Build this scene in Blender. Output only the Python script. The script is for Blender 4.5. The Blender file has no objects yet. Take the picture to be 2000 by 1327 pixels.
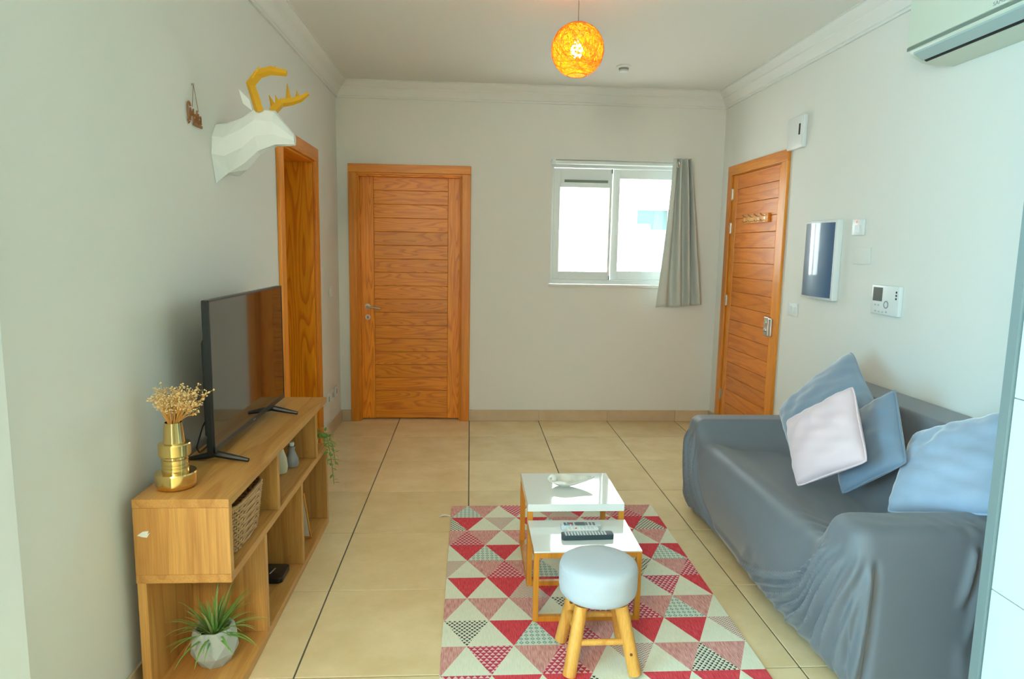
import bpy, bmesh, math, random
import numpy as np
from mathutils import Vector, Matrix
random.seed(7)
PI = math.pi
SC = bpy.context.scene
COL = SC.collection

# ------------------------------------------------------------------ camera, world, lights, exposure
F_PX, PITCH, YAW, ROLL = 1318.56, -.1349, .0634, .0172
CAM = Vector((-.0031, -5.6922, 1.4855))
fw = Vector((math.sin(YAW)*math.cos(PITCH), math.cos(YAW)*math.cos(PITCH), math.sin(PITCH)))
rt = Vector((math.cos(YAW), -math.sin(YAW), 0)); up = rt.cross(fw)
r2 = rt*math.cos(ROLL)+up*math.sin(ROLL); u2 = -rt*math.sin(ROLL)+up*math.cos(ROLL)
cd = bpy.data.cameras.new('camera'); cam = bpy.data.objects.new('camera', cd); COL.objects.link(cam)
cd.sensor_fit = 'HORIZONTAL'; cd.sensor_width = 36; cd.lens = 36*F_PX/2000; cd.clip_start = .05
m = Matrix((r2, u2, -fw)).transposed().to_4x4(); m.translation = CAM; cam.matrix_world = m
SC.camera = cam

w = bpy.data.worlds.new('sky'); SC.world = w; w.use_nodes = True
w.node_tree.nodes['Background'].inputs[0].default_value = (.76, .92, 1, 1)
w.node_tree.nodes['Background'].inputs[1].default_value = 3.0

# daylight reaches the room through the window in the back wall and the openings of the kitchen area behind the camera
kl = bpy.data.lights.new('kitchen_daylight', 'AREA'); kl.shape = 'RECTANGLE'; kl.size = 1.7; kl.size_y = 2.2; kl.energy = 92; kl.color = (.14, .70, 1)
ko_ = bpy.data.objects.new('kitchen_daylight', kl); COL.objects.link(ko_); ko_.location = (-2.97, -6.2, 1.45); ko_.rotation_euler = (0, -PI/2, 0)   # in the kitchen's side window
kp = bpy.data.lights.new('warm_fill_light', 'POINT'); kp.energy = 62; kp.color = (1, .87, .62); kp.shadow_soft_size = .22
kq = bpy.data.objects.new('warm_fill_light', kp); COL.objects.link(kq); kq.location = (-.85, -6.6, 2.2)      # unseen warm fill added behind the camera to brighten front faces
sun = bpy.data.lights.new('sun', 'SUN'); sun.energy = 19; sun.angle = .02; sun.color = (1, .93, .82)
so = bpy.data.objects.new('sun', sun); COL.objects.link(so); so.rotation_euler = (math.radians(38), 0, math.radians(-14))
vs = SC.view_settings
vs.view_transform = 'Standard'; vs.look = 'None'; vs.exposure = 1.08; vs.gamma = 1; vs.use_curve_mapping = False

# ------------------------------------------------------------------ materials
def nodes(name):
    mt = bpy.data.materials.new(name); mt.use_nodes = True
    nt = mt.node_tree; b = nt.nodes['Principled BSDF']
    return mt, nt, b
def N(nt, t, **kw):
    n = nt.nodes.new(t)
    for k, v in kw.items():
        if k.startswith('i_'): n.inputs[k[2:].replace('_', ' ')].default_value = v
        else: setattr(n, k, v)
    return n
def L(nt, a, b): nt.links.new(a, b)
def c4(c): return (c[0], c[1], c[2], 1)
def plain(name, col, rough=.5, metal=0, spec=.5, coat=0, bump=0, bscale=60, vary=0, emis=None, estr=0, sheen=0):
    mt, nt, b = nodes(name)
    b.inputs['Base Color'].default_value = c4(col); b.inputs['Roughness'].default_value = rough
    b.inputs['Metallic'].default_value = metal; b.inputs['Specular IOR Level'].default_value = spec
    b.inputs['Coat Weight'].default_value = coat; b.inputs['Sheen Weight'].default_value = sheen
    if emis: b.inputs['Emission Color'].default_value = c4(emis); b.inputs['Emission Strength'].default_value = estr
    tc = N(nt, 'ShaderNodeTexCoord')
    if vary:
        n = N(nt, 'ShaderNodeTexNoise', i_Scale=bscale*.15, i_Detail=4.0); L(nt, tc.outputs['Object'], n.inputs['Vector'])
        mx = N(nt, 'ShaderNodeMix', data_type='RGBA'); mx.inputs[6].default_value = c4([x*(1-vary) for x in col]); mx.inputs[7].default_value = c4([min(1, x*(1+vary)) for x in col])
        L(nt, n.outputs['Fac'], mx.inputs[0]); L(nt, mx.outputs[2], b.inputs['Base Color'])
    if bump:
        n = N(nt, 'ShaderNodeTexNoise', i_Scale=bscale, i_Detail=6.0); L(nt, tc.outputs['Object'], n.inputs['Vector'])
        bp = N(nt, 'ShaderNodeBump', i_Strength=bump, i_Distance=.01); L(nt, n.outputs['Fac'], bp.inputs['Height']); L(nt, bp.outputs['Normal'], b.inputs['Normal'])
    return mt
def wood(name, light, dark, axis, freq=9, stretch=.12, scale=7, rough=.38, contrast=1, tint=.10, coat=.04):
    mt, nt, b = nodes(name)
    tc = N(nt, 'ShaderNodeTexCoord'); oi = N(nt, 'ShaderNodeObjectInfo')
    off = N(nt, 'ShaderNodeVectorMath', operation='SCALE'); off.inputs[0].default_value = (13.1, 17.3, 7.7); L(nt, oi.outputs['Random'], off.inputs['Scale'])
    ad = N(nt, 'ShaderNodeVectorMath', operation='ADD'); L(nt, tc.outputs['Object'], ad.inputs[0]); L(nt, off.outputs[0], ad.inputs[1])
    mp = N(nt, 'ShaderNodeMapping'); s = [scale]*3; s[axis] = scale*stretch; mp.inputs['Scale'].default_value = s; L(nt, ad.outputs[0], mp.inputs['Vector'])
    n = N(nt, 'ShaderNodeTexNoise', i_Scale=1.0, i_Detail=1.2, i_Roughness=.35); L(nt, mp.outputs[0], n.inputs['Vector'])
    mu = N(nt, 'ShaderNodeMath', operation='MULTIPLY'); mu.inputs[1].default_value = freq; L(nt, n.outputs['Fac'], mu.inputs[0])
    pp = N(nt, 'ShaderNodeMath', operation='FRACT'); L(nt, mu.outputs[0], pp.inputs[0])
    cr = N(nt, 'ShaderNodeValToRGB'); e = cr.color_ramp.elements
    e[0].position = 0; e[0].color = c4(dark); e[1].position = .45*contrast; e[1].color = c4(light)
    e2 = cr.color_ramp.elements.new(.9); e2.color = c4([l*.94+d*.06 for l, d in zip(light, dark)]); e3 = cr.color_ramp.elements.new(1); e3.color = c4(dark)
    L(nt, pp.outputs[0], cr.inputs['Fac'])
    # fine pores
    mp2 = N(nt, 'ShaderNodeMapping'); s = [260]*3; s[axis] = 7; mp2.inputs['Scale'].default_value = s; L(nt, ad.outputs[0], mp2.inputs['Vector'])
    n2 = N(nt, 'ShaderNodeTexNoise', i_Scale=1.0, i_Detail=3.0); L(nt, mp2.outputs[0], n2.inputs['Vector'])
    rr = N(nt, 'ShaderNodeMapRange'); rr.inputs[1].default_value = .3; rr.inputs[2].default_value = .7; rr.inputs[3].default_value = .86; rr.inputs[4].default_value = 1.1; L(nt, n2.outputs['Fac'], rr.inputs[0])
    r3 = N(nt, 'ShaderNodeMapRange'); r3.inputs[3].default_value = 1-tint; r3.inputs[4].default_value = 1+tint; L(nt, oi.outputs['Random'], r3.inputs[0])
    m2 = N(nt, 'ShaderNodeMath', operation='MULTIPLY'); L(nt, rr.outputs[0], m2.inputs[0]); L(nt, r3.outputs[0], m2.inputs[1])
    sc = N(nt, 'ShaderNodeVectorMath', operation='SCALE'); L(nt, cr.outputs['Color'], sc.inputs[0]); L(nt, m2.outputs[0], sc.inputs['Scale'])
    L(nt, sc.outputs[0], b.inputs['Base Color']); b.inputs['Roughness'].default_value = rough; b.inputs['Coat Weight'].default_value = coat; b.inputs['Coat Roughness'].default_value = .2
    bp = N(nt, 'ShaderNodeBump', i_Strength=.12, i_Distance=.004); L(nt, n2.outputs['Fac'], bp.inputs['Height']); L(nt, bp.outputs['Normal'], b.inputs['Normal'])
    return mt
def tile_mat(name, a, bcol, rough):
    mt, nt, b = nodes(name)
    tc = N(nt, 'ShaderNodeTexCoord'); oi = N(nt, 'ShaderNodeObjectInfo')
    off = N(nt, 'ShaderNodeVectorMath', operation='SCALE'); off.inputs[0].default_value = (31, 17, 7); L(nt, oi.outputs['Random'], off.inputs['Scale'])
    ad = N(nt, 'ShaderNodeVectorMath', operation='ADD'); L(nt, tc.outputs['Object'], ad.inputs[0]); L(nt, off.outputs[0], ad.inputs[1])
    n = N(nt, 'ShaderNodeTexNoise', i_Scale=5.0, i_Detail=7.0, i_Roughness=.62); L(nt, ad.outputs[0], n.inputs['Vector'])
    cr = N(nt, 'ShaderNodeValToRGB'); e = cr.color_ramp.elements; e[0].position = .3; e[0].color = c4(a); e[1].position = .7; e[1].color = c4(bcol)
    L(nt, n.outputs['Fac'], cr.inputs['Fac'])
    r3 = N(nt, 'ShaderNodeMapRange'); r3.inputs[3].default_value = .94; r3.inputs[4].default_value = 1.06; L(nt, oi.outputs['Random'], r3.inputs[0])
    sc = N(nt, 'ShaderNodeVectorMath', operation='SCALE'); L(nt, cr.outputs['Color'], sc.inputs[0]); L(nt, r3.outputs[0], sc.inputs['Scale'])
    L(nt, sc.outputs[0], b.inputs['Base Color']); b.inputs['Roughness'].default_value = rough
    bp = N(nt, 'ShaderNodeBump', i_Strength=.06, i_Distance=.004); L(nt, n.outputs['Fac'], bp.inputs['Height']); L(nt, bp.outputs['Normal'], b.inputs['Normal'])
    return mt
def glass_mat(name, tint=(.93, .98, 1), refl=.06):
    mt, nt, b = nodes(name); out = nt.nodes['Material Output']; nt.nodes.remove(b)
    t = N(nt, 'ShaderNodeBsdfTransparent'); t.inputs[0].default_value = c4(tint)
    g = N(nt, 'ShaderNodeBsdfGlossy'); g.inputs['Roughness'].default_value = .01
    mx = N(nt, 'ShaderNodeMixShader'); mx.inputs[0].default_value = refl
    L(nt, t.outputs[0], mx.inputs[1]); L(nt, g.outputs[0], mx.inputs[2]); L(nt, mx.outputs[0], out.inputs[0])
    return mt
def frosted_mat(name):
    mt, nt, b = nodes(name); out = nt.nodes['Material Output']; nt.nodes.remove(b)
    t = N(nt, 'ShaderNodeBsdfTransparent'); t.inputs[0].default_value = (.9, .96, .98, 1)
    d = N(nt, 'ShaderNodeBsdfTranslucent'); d.inputs[0].default_value = (.95, 1, 1, 1)
    mx = N(nt, 'ShaderNodeMixShader'); mx.inputs[0].default_value = .55
    L(nt, t.outputs[0], mx.inputs[1]); L(nt, d.outputs[0], mx.inputs[2]); L(nt, mx.outputs[0], out.inputs[0])
    return mt
def shade_mat(name):
    mt, nt, b = nodes(name); out = nt.nodes['Material Output']; nt.nodes.remove(b)
    tc = N(nt, 'ShaderNodeTexCoord'); n = N(nt, 'ShaderNodeTexNoise', i_Scale=95.0, i_Detail=2.0); L(nt, tc.outputs['Object'], n.inputs['Vector'])
    cr = N(nt, 'ShaderNodeValToRGB'); e = cr.color_ramp.elements; e[0].position = .50; e[0].color = (0, 0, 0, 1); e[1].position = .60; e[1].color = (.8, .8, .8, 1); L(nt, n.outputs['Fac'], cr.inputs['Fac'])
    t = N(nt, 'ShaderNodeBsdfTransparent'); d = N(nt, 'ShaderNodeBsdfTranslucent'); d.inputs[0].default_value = (1, .33, .012, 1)
    df = N(nt, 'ShaderNodeBsdfDiffuse'); df.inputs[0].default_value = (.8, .33, .03, 1)
    m1 = N(nt, 'ShaderNodeMixShader'); m1.inputs[0].default_value = .35; L(nt, d.outputs[0], m1.inputs[1]); L(nt, df.outputs[0], m1.inputs[2])
    mx = N(nt, 'ShaderNodeMixShader'); L(nt, cr.outputs['Color'], mx.inputs[0]); L(nt, m1.outputs[0], mx.inputs[1]); L(nt, t.outputs[0], mx.inputs[2])
    L(nt, mx.outputs[0], out.inputs[0]); return mt
def fabric(name, col, scale=900, rough=.9, sheen=.3, bump=.25, vary=.06):
    mt, nt, b = nodes(name)
    tc = N(nt, 'ShaderNodeTexCoord')
    n = N(nt, 'ShaderNodeTexNoise', i_Scale=9.0, i_Detail=5.0); L(nt, tc.outputs['Object'], n.inputs['Vector'])
    mx = N(nt, 'ShaderNodeMix', data_type='RGBA'); mx.inputs[6].default_value = c4([x*(1-vary) for x in col]); mx.inputs[7].default_value = c4([x*(1+vary) for x in col])
    L(nt, n.outputs['Fac'], mx.inputs[0]); L(nt, mx.outputs[2], b.inputs['Base Color'])
    b.inputs['Roughness'].default_value = rough; b.inputs['Sheen Weight'].default_value = sheen; b.inputs['Sheen Roughness'].default_value = .4; b.inputs['Specular IOR Level'].default_value = .25
    n2 = N(nt, 'ShaderNodeTexNoise', i_Scale=float(scale), i_Detail=2.0); L(nt, tc.outputs['Object'], n2.inputs['Vector'])
    bp = N(nt, 'ShaderNodeBump', i_Strength=bump, i_Distance=.002); L(nt, n2.outputs['Fac'], bp.inputs['Height']); L(nt, bp.outputs['Normal'], b.inputs['Normal'])
    return mt
def rug_mat(name, kind, a, bc, extra=None):
    """woven rug motifs; printed flat pattern in object space"""
    mt, nt, b = nodes(name); b.inputs['Roughness'].default_value = .95; b.inputs['Specular IOR Level'].default_value = .1
    tc = N(nt, 'ShaderNodeTexCoord'); sx = N(nt, 'ShaderNodeSeparateXYZ'); L(nt, tc.outputs['Object'], sx.inputs[0])
    def M(op, x, y=None):
        n = N(nt, 'ShaderNodeMath', operation=op)
        for i, q in enumerate((x, y)):
            if q is None: continue
            if isinstance(q, (int, float)): n.inputs[i].default_value = q
            else: L(nt, q, n.inputs[i])
        return n.outputs[0]
    X, Y = sx.outputs[0], sx.outputs[1]
    if kind == 'streak':
        mp = N(nt, 'ShaderNodeMapping'); mp.inputs['Scale'].default_value = (330, 26, 1); L(nt, tc.outputs['Object'], mp.inputs[0])
        n = N(nt, 'ShaderNodeTexNoise', i_Scale=1.0, i_Detail=3.0); L(nt, mp.outputs[0], n.inputs['Vector'])
        mr = N(nt, 'ShaderNodeMapRange'); mr.inputs[1].default_value = .35; mr.inputs[2].default_value = .65; L(nt, n.outputs['Fac'], mr.inputs[0]); fac = mr.outputs[0]
    elif kind == 'tri':      # small triangles
        c = .0222
        row = M('FLOOR', M('DIVIDE', Y, c*.75)); fy = M('FRACT', M('DIVIDE', Y, c*.75))
        xx = M('ADD', M('DIVIDE', X, c), M('MULTIPLY', row, .5)); fx = M('ABSOLUTE', M('SUBTRACT', M('FRACT', xx), .5))
        fac = M('LESS_THAN', M('MULTIPLY', fx, 2.0), M('SUBTRACT', .88, fy))
    elif kind == 'dia':
        c = .0222
        fx = M('ABSOLUTE', M('SUBTRACT', M('FRACT', M('DIVIDE', X, c)), .5)); fy = M('ABSOLUTE', M('SUBTRACT', M('FRACT', M('DIVIDE', Y, c*1.1)), .5))
        d = M('ADD', fx, fy); k = M('ABSOLUTE', M('SUBTRACT', d, .30)); fac = M('LESS_THAN', k, .11)
    elif kind == 'zig':
        c = .020
        fx = M('ABSOLUTE', M('SUBTRACT', M('FRACT', M('DIVIDE', X, c)), .5))
        fac = M('LESS_THAN', M('FRACT', M('ADD', M('DIVIDE', Y, .0115), M('MULTIPLY', fx, 1.6))), .42)
    elif kind == 'blk':
        c = .0197
        row = M('FLOOR', M('DIVIDE', Y, c*.62)); fy = M('FRACT', M('DIVIDE', Y, c*.62))
        fx = M('ABSOLUTE', M('SUBTRACT', M('FRACT', M('ADD', M('DIVIDE', X, c), M('MULTIPLY', row, .5))), .5))
        fac = M('LESS_THAN', fx, M('MULTIPLY', fy, .36))
    mx = N(nt, 'ShaderNodeMix', data_type='RGBA'); mx.inputs[6].default_value = c4(a); mx.inputs[7].default_value = c4(bc); L(nt, fac, mx.inputs[0])
    L(nt, mx.outputs[2], b.inputs['Base Color'])
    mp = N(nt, 'ShaderNodeMapping'); mp.inputs['Scale'].default_value = (500, 160, 1); L(nt, tc.outputs['Object'], mp.inputs[0])
    n = N(nt, 'ShaderNodeTexNoise', i_Scale=1.0, i_Detail=1.0); L(nt, mp.outputs[0], n.inputs['Vector'])
    bp = N(nt, 'ShaderNodeBump', i_Strength=.35, i_Distance=.003); L(nt, n.outputs['Fac'], bp.inputs['Height']); L(nt, bp.outputs['Normal'], b.inputs['Normal'])
    return mt

MAT = dict(
    wall=plain('wall_paint', (.81, .80, .74), .75, bump=.04, bscale=25),
    ceil=plain('ceiling_paint', (.80, .79, .74), .8),
    cornice=plain('cornice_plaster', (.80, .80, .755), .7),
    tile=tile_mat('floor_tile', (.76, .58, .31), (.88, .71, .43), .20),
    skirt=tile_mat('skirting_tile', (.60, .44, .27), (.70, .53, .34), .4),
    grout=plain('grout', (.12, .11, .08), .9),
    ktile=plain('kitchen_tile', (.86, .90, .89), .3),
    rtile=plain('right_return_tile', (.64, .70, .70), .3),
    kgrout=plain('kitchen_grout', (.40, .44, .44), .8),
    alu=plain('grey_trim', (.24, .32, .33), .5, metal=.2),
    door_x=wood('door_wood_x', (.92, .31, .012), (.70, .18, .005), 0, freq=13, stretch=.1, scale=13),
    door_y=wood('door_wood_y', (.80, .24, .018), (.68, .175, .010), 1, freq=6, stretch=.1, scale=9, tint=.06),
    door_z=wood('door_wood_z', (.92, .32, .014), (.70, .19, .006), 2, freq=14, stretch=.09, scale=12),
    jamb_z=wood('jamb_wood', (.95, .40, .012), (.74, .22, .006), 2, freq=14, stretch=.075, scale=10),
    frame_z=wood('frame_wood', (.88, .31, .022), (.77, .235, .014), 2, freq=4, stretch=.06, scale=9),
    frame_x=wood('frame_wood_x', (.88, .31, .022), (.77, .235, .014), 0, freq=4, stretch=.06, scale=9),
    frame_y=wood('frame_wood_y', (.88, .31, .022), (.77, .235, .014), 1, freq=4, stretch=.06, scale=9),
    oak_y=wood('shelf_oak_y', (.64, .32, .085), (.54, .24, .055), 1, freq=5, stretch=.07, scale=8, rough=.42, tint=.03),
    oak_z=wood('shelf_oak_z', (.67, .34, .09), (.55, .25, .06), 2, freq=6, stretch=.07, scale=9, rough=.42, tint=.04),
    oak_edge=wood('shelf_edge', (.70, .38, .12), (.62, .31, .09), 1, freq=3, stretch=.05, scale=9, rough=.45, tint=.02),
    bamboo=wood('table_wood', (.68, .26, .022), (.58, .2, .015), 2, freq=4, stretch=.05, scale=9, tint=.03),
    pine=wood('pine_leg', (.80, .39, .075), (.68, .28, .04), 2, freq=4, stretch=.1, scale=10, tint=.06),
    knot=plain('pine_knot', (.16, .06, .02), .6),
    white=plain('white_plastic', (.80, .82, .80), .35),
    upvc=plain('window_pvc', (.80, .86, .85), .3),
    gloss=plain('white_lacquer', (.84, .86, .83), .07, coat=.6),
    lacq=plain('white_edge', (.82, .85, .82), .25),
    sill=plain('sill_stone', (.76, .74, .66), .35),
    cover=fabric('sofa_cover', (.172, .182, .202), scale=700, rough=.48, sheen=.25, bump=.08, vary=.05),
    velvet=fabric('blue_velvet', (.24, .31, .40), scale=300, rough=.75, sheen=.8, bump=.15, vary=.14),
    velvet2=fabric('pale_blue_velvet', (.36, .45, .58), scale=300, rough=.75, sheen=.9, bump=.15, vary=.14),
    velvetd=fabric('slate_velvet', (.20, .265, .345), scale=300, rough=.75, sheen=.7, bump=.15, vary=.12),
    pink=fabric('pink_velvet', (.74, .565, .59), scale=300, rough=.8, sheen=.5, bump=.12, vary=.04),
    stool=fabric('stool_linen', (.54, .57, .61), scale=420, rough=.95, sheen=.2, bump=.6, vary=.05),
    curtain=fabric('curtain_cloth', (.60, .64, .60), scale=600, rough=.9, sheen=.1, bump=.1, vary=.03),
    gold=plain('gold_glaze', (.78, .56, .22), .16, metal=1),
    straw=plain('dried_straw', (.74, .36, .08), .8),
    bud=plain('dried_bud', (.86, .62, .30), .8, vary=.2),
    black=plain('black_plastic', (.012, .015, .017), .32),
    screen=plain('tv_screen', (.006, .007, .008), .06, spec=1.0, coat=.5),
    chrome=plain('chrome', (.75, .74, .70), .22, metal=1),
    steel=plain('steel', (.60, .56, .50), .32, metal=1),
    dark=plain('dark_void', (.01, .012, .012), .6),
    wicker=plain('wicker', (.54, .31, .13), .65, vary=.25, bscale=120),
    wickerd=plain('wicker_dark', (.12, .05, .02), .7, vary=.2, bscale=120),
    concrete=plain('concrete', (.46, .50, .46), .85, vary=.06, bump=.12, bscale=90),
    soil=plain('soil', (.03, .03, .02), .95),
    leaf=plain('leaf_green', (.15, .34, .06), .5, vary=.35, bscale=150),
    blade=plain('air_plant', (.20, .42, .085), .5, vary=.35, bscale=110),
    blade2=plain('air_plant_tip', (.42, .48, .17), .6, vary=.2, bscale=110),
    deer=plain('white_card', (.80, .83, .82), .75),
    antler=plain('yellow_card', (.75, .39, .012), .6),
    ply=plain('laser_cut_wood', (.36, .13, .035), .6),
    string=plain('string', (.30, .17, .08), .8),
    acb=plain('aircon_shell', (.66, .72, .60), .38),
    acg=plain('aircon_grey', (.20, .25, .21), .5),
    acl=plain('aircon_louver', (.42, .54, .53), .4),
    navy=plain('smoked_cover', (.05, .14, .26), .36, coat=.8),
    lcd=plain('lcd', (.09, .10, .09), .3),
    greytxt=plain('grey_print', (.30, .33, .32), .6),
    red=plain('red_led', (.8, .05, .02), .4, emis=(1, .08, .03), estr=1.2),
    pearl=plain('mother_of_pearl', (.82, .80, .70), .28, metal=0, vary=.3, bscale=160),
    silverp=plain('remote_silver', (.60, .66, .68), .35),
    remote_d=plain('remote_dark', (.03, .055, .065), .4),
    keys=plain('remote_keys', (.62, .68, .68), .5),
    redkey=plain('remote_red_key', (.6, .04, .05), .5), bluekey=plain('remote_blue_key', (.03, .25, .45), .5),
    cream=plain('cream_ceramic', (.74, .70, .48), .4),
    glassgrey=plain('smoked_glass', (.36, .36, .35), .08, spec=.8, coat=.5),
    paper=plain('paper', (.84, .86, .82), .7),
    hook=plain('brass_hook', (.78, .70, .48), .25, metal=1),
    kitchen=plain('kitchen_paint', (.34, .30, .25), .7),
    glass=glass_mat('window_glass'), frost=frosted_mat('window_film'),
    shade=shade_mat('twine_shade'), twine=plain('twine', (.50, .17, .012), .8),
    bulb=plain('bulb_glow', (1, .9, .7), .5, emis=(1, .74, .40), estr=48),
    render=plain('outdoor_render', (.88, .90, .90), .9), teal=plain('outdoor_teal', (.14, .22, .22), .6), ground=plain('outdoor_ground', (.6, .58, .52), .9),
)

# ------------------------------------------------------------------ mesh helpers
ORG = {}
class MB:
    def __init__(s): s.v = []; s.f = []; s.mi = []
    def add(s, vs, fs, mi=0):
        o = len(s.v); s.v += [tuple(q) for q in vs]; s.f += [tuple(i+o for i in q) for q in fs]; s.mi += [mi]*len(fs); return s
    def box(s, x0, x1, y0, y1, z0, z1, mi=0):
        x0, x1 = min(x0, x1), max(x0, x1); y0, y1 = min(y0, y1), max(y0, y1); z0, z1 = min(z0, z1), max(z0, z1)
        return s.add([(x0, y0, z0), (x1, y0, z0), (x1, y1, z0), (x0, y1, z0), (x0, y0, z1), (x1, y0, z1), (x1, y1, z1), (x0, y1, z1)],
                     [(3, 2, 1, 0), (4, 5, 6, 7), (0, 1, 5, 4), (1, 2, 6, 5), (2, 3, 7, 6), (3, 0, 4, 7)], mi)
    def prism(s, poly, axis, a, b, mi=0):
        def P(q, t):
            r = list(q); r.insert(axis, t); return r
        n = len(poly); vs = [P(q, a) for q in poly]+[P(q, b) for q in poly]
        fs = [(i, (i+1) % n, n+(i+1) % n, n+i) for i in range(n)]+[tuple(range(n))[::-1], tuple(range(n, 2*n))]
        return s.add(vs, fs, mi)
    def lathe(s, prof, c, n=24, mi=0, cap=True):
        vs = []; fs = []
        for r, z in prof:
            for i in range(n): a = 2*PI*i/n; vs.append((c[0]+r*math.cos(a), c[1]+r*math.sin(a), c[2]+z))
        for j in range(len(prof)-1):
            for i in range(n): k = (i+1) % n; fs.append((j*n+i, j*n+k, (j+1)*n+k, (j+1)*n+i))
        if cap: fs.append(tuple(range(n))[::-1]); fs.append(tuple(range((len(prof)-1)*n, len(prof)*n)))
        return s.add(vs, fs, mi)
    def tube(s, pts, r, n=6, cap=True, mi=0, closed=False):
        pts = [Vector(p) for p in pts]; m = len(pts); rs = r if isinstance(r, (list, tuple)) else [r]*m
        vs = []; fs = []; ref = None
        for i, p in enumerate(pts):
            if closed: t = pts[(i+1) % m]-pts[i-1]
            else: t = pts[min(i+1, m-1)]-pts[max(i-1, 0)]
            t.normalize()
            if ref is None: ref = Vector((0, 0, 1)) if abs(t.z) < .9 else Vector((1, 0, 0))
            a = t.cross(ref).normalized(); b = a.cross(t).normalized(); ref = b
            for k in range(n): q = 2*PI*k/n; vs.append(p+(a*math.cos(q)+b*math.sin(q))*rs[i])
        for i in range(m if closed else m-1):
            j = (i+1) % m
            for k in range(n): l = (k+1) % n; fs.append((i*n+k, i*n+l, j*n+l, j*n+k))
        if cap and not closed: fs.append(tuple(range(n))[::-1]); fs.append(tuple(range((m-1)*n, m*n)))
        return s.add(vs, fs, mi)
    def disc(s, c, axis, r, t, n=20, mi=0):
        """short cylinder starting at c and going t along axis (0,1,2)"""
        poly = [(r*math.cos(2*PI*i/n), r*math.sin(2*PI*i/n)) for i in range(n)]
        o = [c[i] for i in range(3) if i != axis]
        return s.prism([(p[0]+o[0], p[1]+o[1]) for p in poly], axis, c[axis], c[axis]+t, mi)
    def build(s, name, mat, parent=None, bevel=0, smooth=False, origin=None, seg=2, ang=35):
        me = bpy.data.meshes.new(name)
        if parent is not None: o0 = ORG[parent.name]
        elif origin is not None: o0 = Vector(origin)
        else:
            a = np.array(s.v); lo = a.min(0); hi = a.max(0); o0 = Vector(((lo[0]+hi[0])/2, (lo[1]+hi[1])/2, lo[2]))
        me.from_pydata([(v[0]-o0.x, v[1]-o0.y, v[2]-o0.z) for v in s.v], [], s.f)
        for mm in (mat if isinstance(mat, (list, tuple)) else [mat]): me.materials.append(MAT[mm])
        for p, i in zip(me.polygons, s.mi): p.material_index = i
        bm = bmesh.new(); bm.from_mesh(me); bmesh.ops.recalc_face_normals(bm, faces=bm.faces)
        if bevel: bmesh.ops.bevel(bm, geom=list(bm.edges), offset=bevel, segments=seg, affect='EDGES', profile=.5, clamp_overlap=True)
        bm.to_mesh(me); bm.free()
        if smooth:
            me.polygons.foreach_set('use_smooth', [True]*len(me.polygons)); me.set_sharp_from_angle(angle=math.radians(ang))
        ob = bpy.data.objects.new(name, me); COL.objects.link(ob)
        if parent is not None: ob.parent = parent
        else: ob.location = o0
        ORG[ob.name] = o0
        return ob
def tag(o, label=None, cat=None, group=None, kind=None):
    if label: o['label'] = label
    if cat: o['category'] = cat
    if group: o['group'] = group
    if kind: o['kind'] = kind
    return o
def thing(name, loc, label=None, cat=None, group=None, kind=None):
    o = bpy.data.objects.new(name, None); COL.objects.link(o); o.location = loc; o.empty_display_size = .05
    ORG[o.name] = Vector(loc); return tag(o, label, cat, group, kind)
def piece(src, name, parent, loc):
    """a copy of a piece sharing mesh data, placed at loc relative to its parent"""
    o = src.copy(); o.name = name; COL.objects.link(o); o.parent = parent; o.location = loc; return o
def boxp(name, b, mat, parent=None, bevel=.0015, **kw): return MB().box(*b).build(name, mat, parent, bevel=bevel, **kw)
def text_mb(txt, size, depth, mapf, shear=0, sx=1):
    """flat lettering turned into mesh; mapf takes (along, up, out) to world"""
    cu = bpy.data.curves.new('lettering', 'FONT'); cu.body = txt; cu.size = size; cu.extrude = depth/2; cu.shear = shear; cu.resolution_u = 3
    o = bpy.data.objects.new('lettering', cu); COL.objects.link(o)
    dg = bpy.context.evaluated_depsgraph_get(); me = bpy.data.meshes.new_from_object(o.evaluated_get(dg))
    mb = MB(); mb.add([mapf(v.co.x*sx, v.co.y, v.co.z) for v in me.vertices], [tuple(p.vertices) for p in me.polygons])
    bpy.data.objects.remove(o); bpy.data.curves.remove(cu); bpy.data.meshes.remove(me)
    return mb

# ------------------------------------------------------------------ the room shell
XL, XR, ZC = -1.09, 2.11, 2.78
YR = -8.5      # rear wall with the balcony opening
def struct(o): o['kind'] = 'structure'; return o

fl = struct(MB().box(-3.2, 2.4, YR-.2, .35, -.12, -.004).build('floor', 'grout'))
tcache = {}
def floor_tile(x0, x1, y0, y1):
    g = .0032; sx, sy = round(x1-x0-2*g, 4), round(y1-y0-2*g, 4)
    if sx < .01 or sy < .01: return
    key = (sx, sy); cx, cy = (x0+x1)/2, (y0+y1)/2
    rel = Vector((cx, cy, 0))-ORG['floor']
    if key not in tcache:
        o = MB().box(ORG['floor'].x-sx/2, ORG['floor'].x+sx/2, ORG['floor'].y-sy/2, ORG['floor'].y+sy/2, ORG['floor'].z-.006, ORG['floor'].z).build('tile', 'tile', fl, bevel=.0012, seg=1)
        o.location = rel; tcache[key] = o
    else: piece(tcache[key], 'tile', fl, rel)
ys = [0]+[-.5004-.6*i for i in range(14)]
for i in range(len(ys)-1):
    y1, y0 = ys[i], max(ys[i+1], YR)
    for c in range(-6, 5):
        x0, x1 = c*.6, c*.6+.6
        if y1 > -4.29: lo, hi = XL, XR
        else: lo, hi = -3.0, 1.42
        if y1 > -4.29 and y0 < -4.3: lo = XL
        x0, x1 = max(x0, lo), min(x1, hi)
        if x1-x0 > .02: floor_tile(x0, x1, y0, y1)
floor_tile(-.94, -.6, 0, .12); floor_tile(-.6, -.06, 0, .12)

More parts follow.
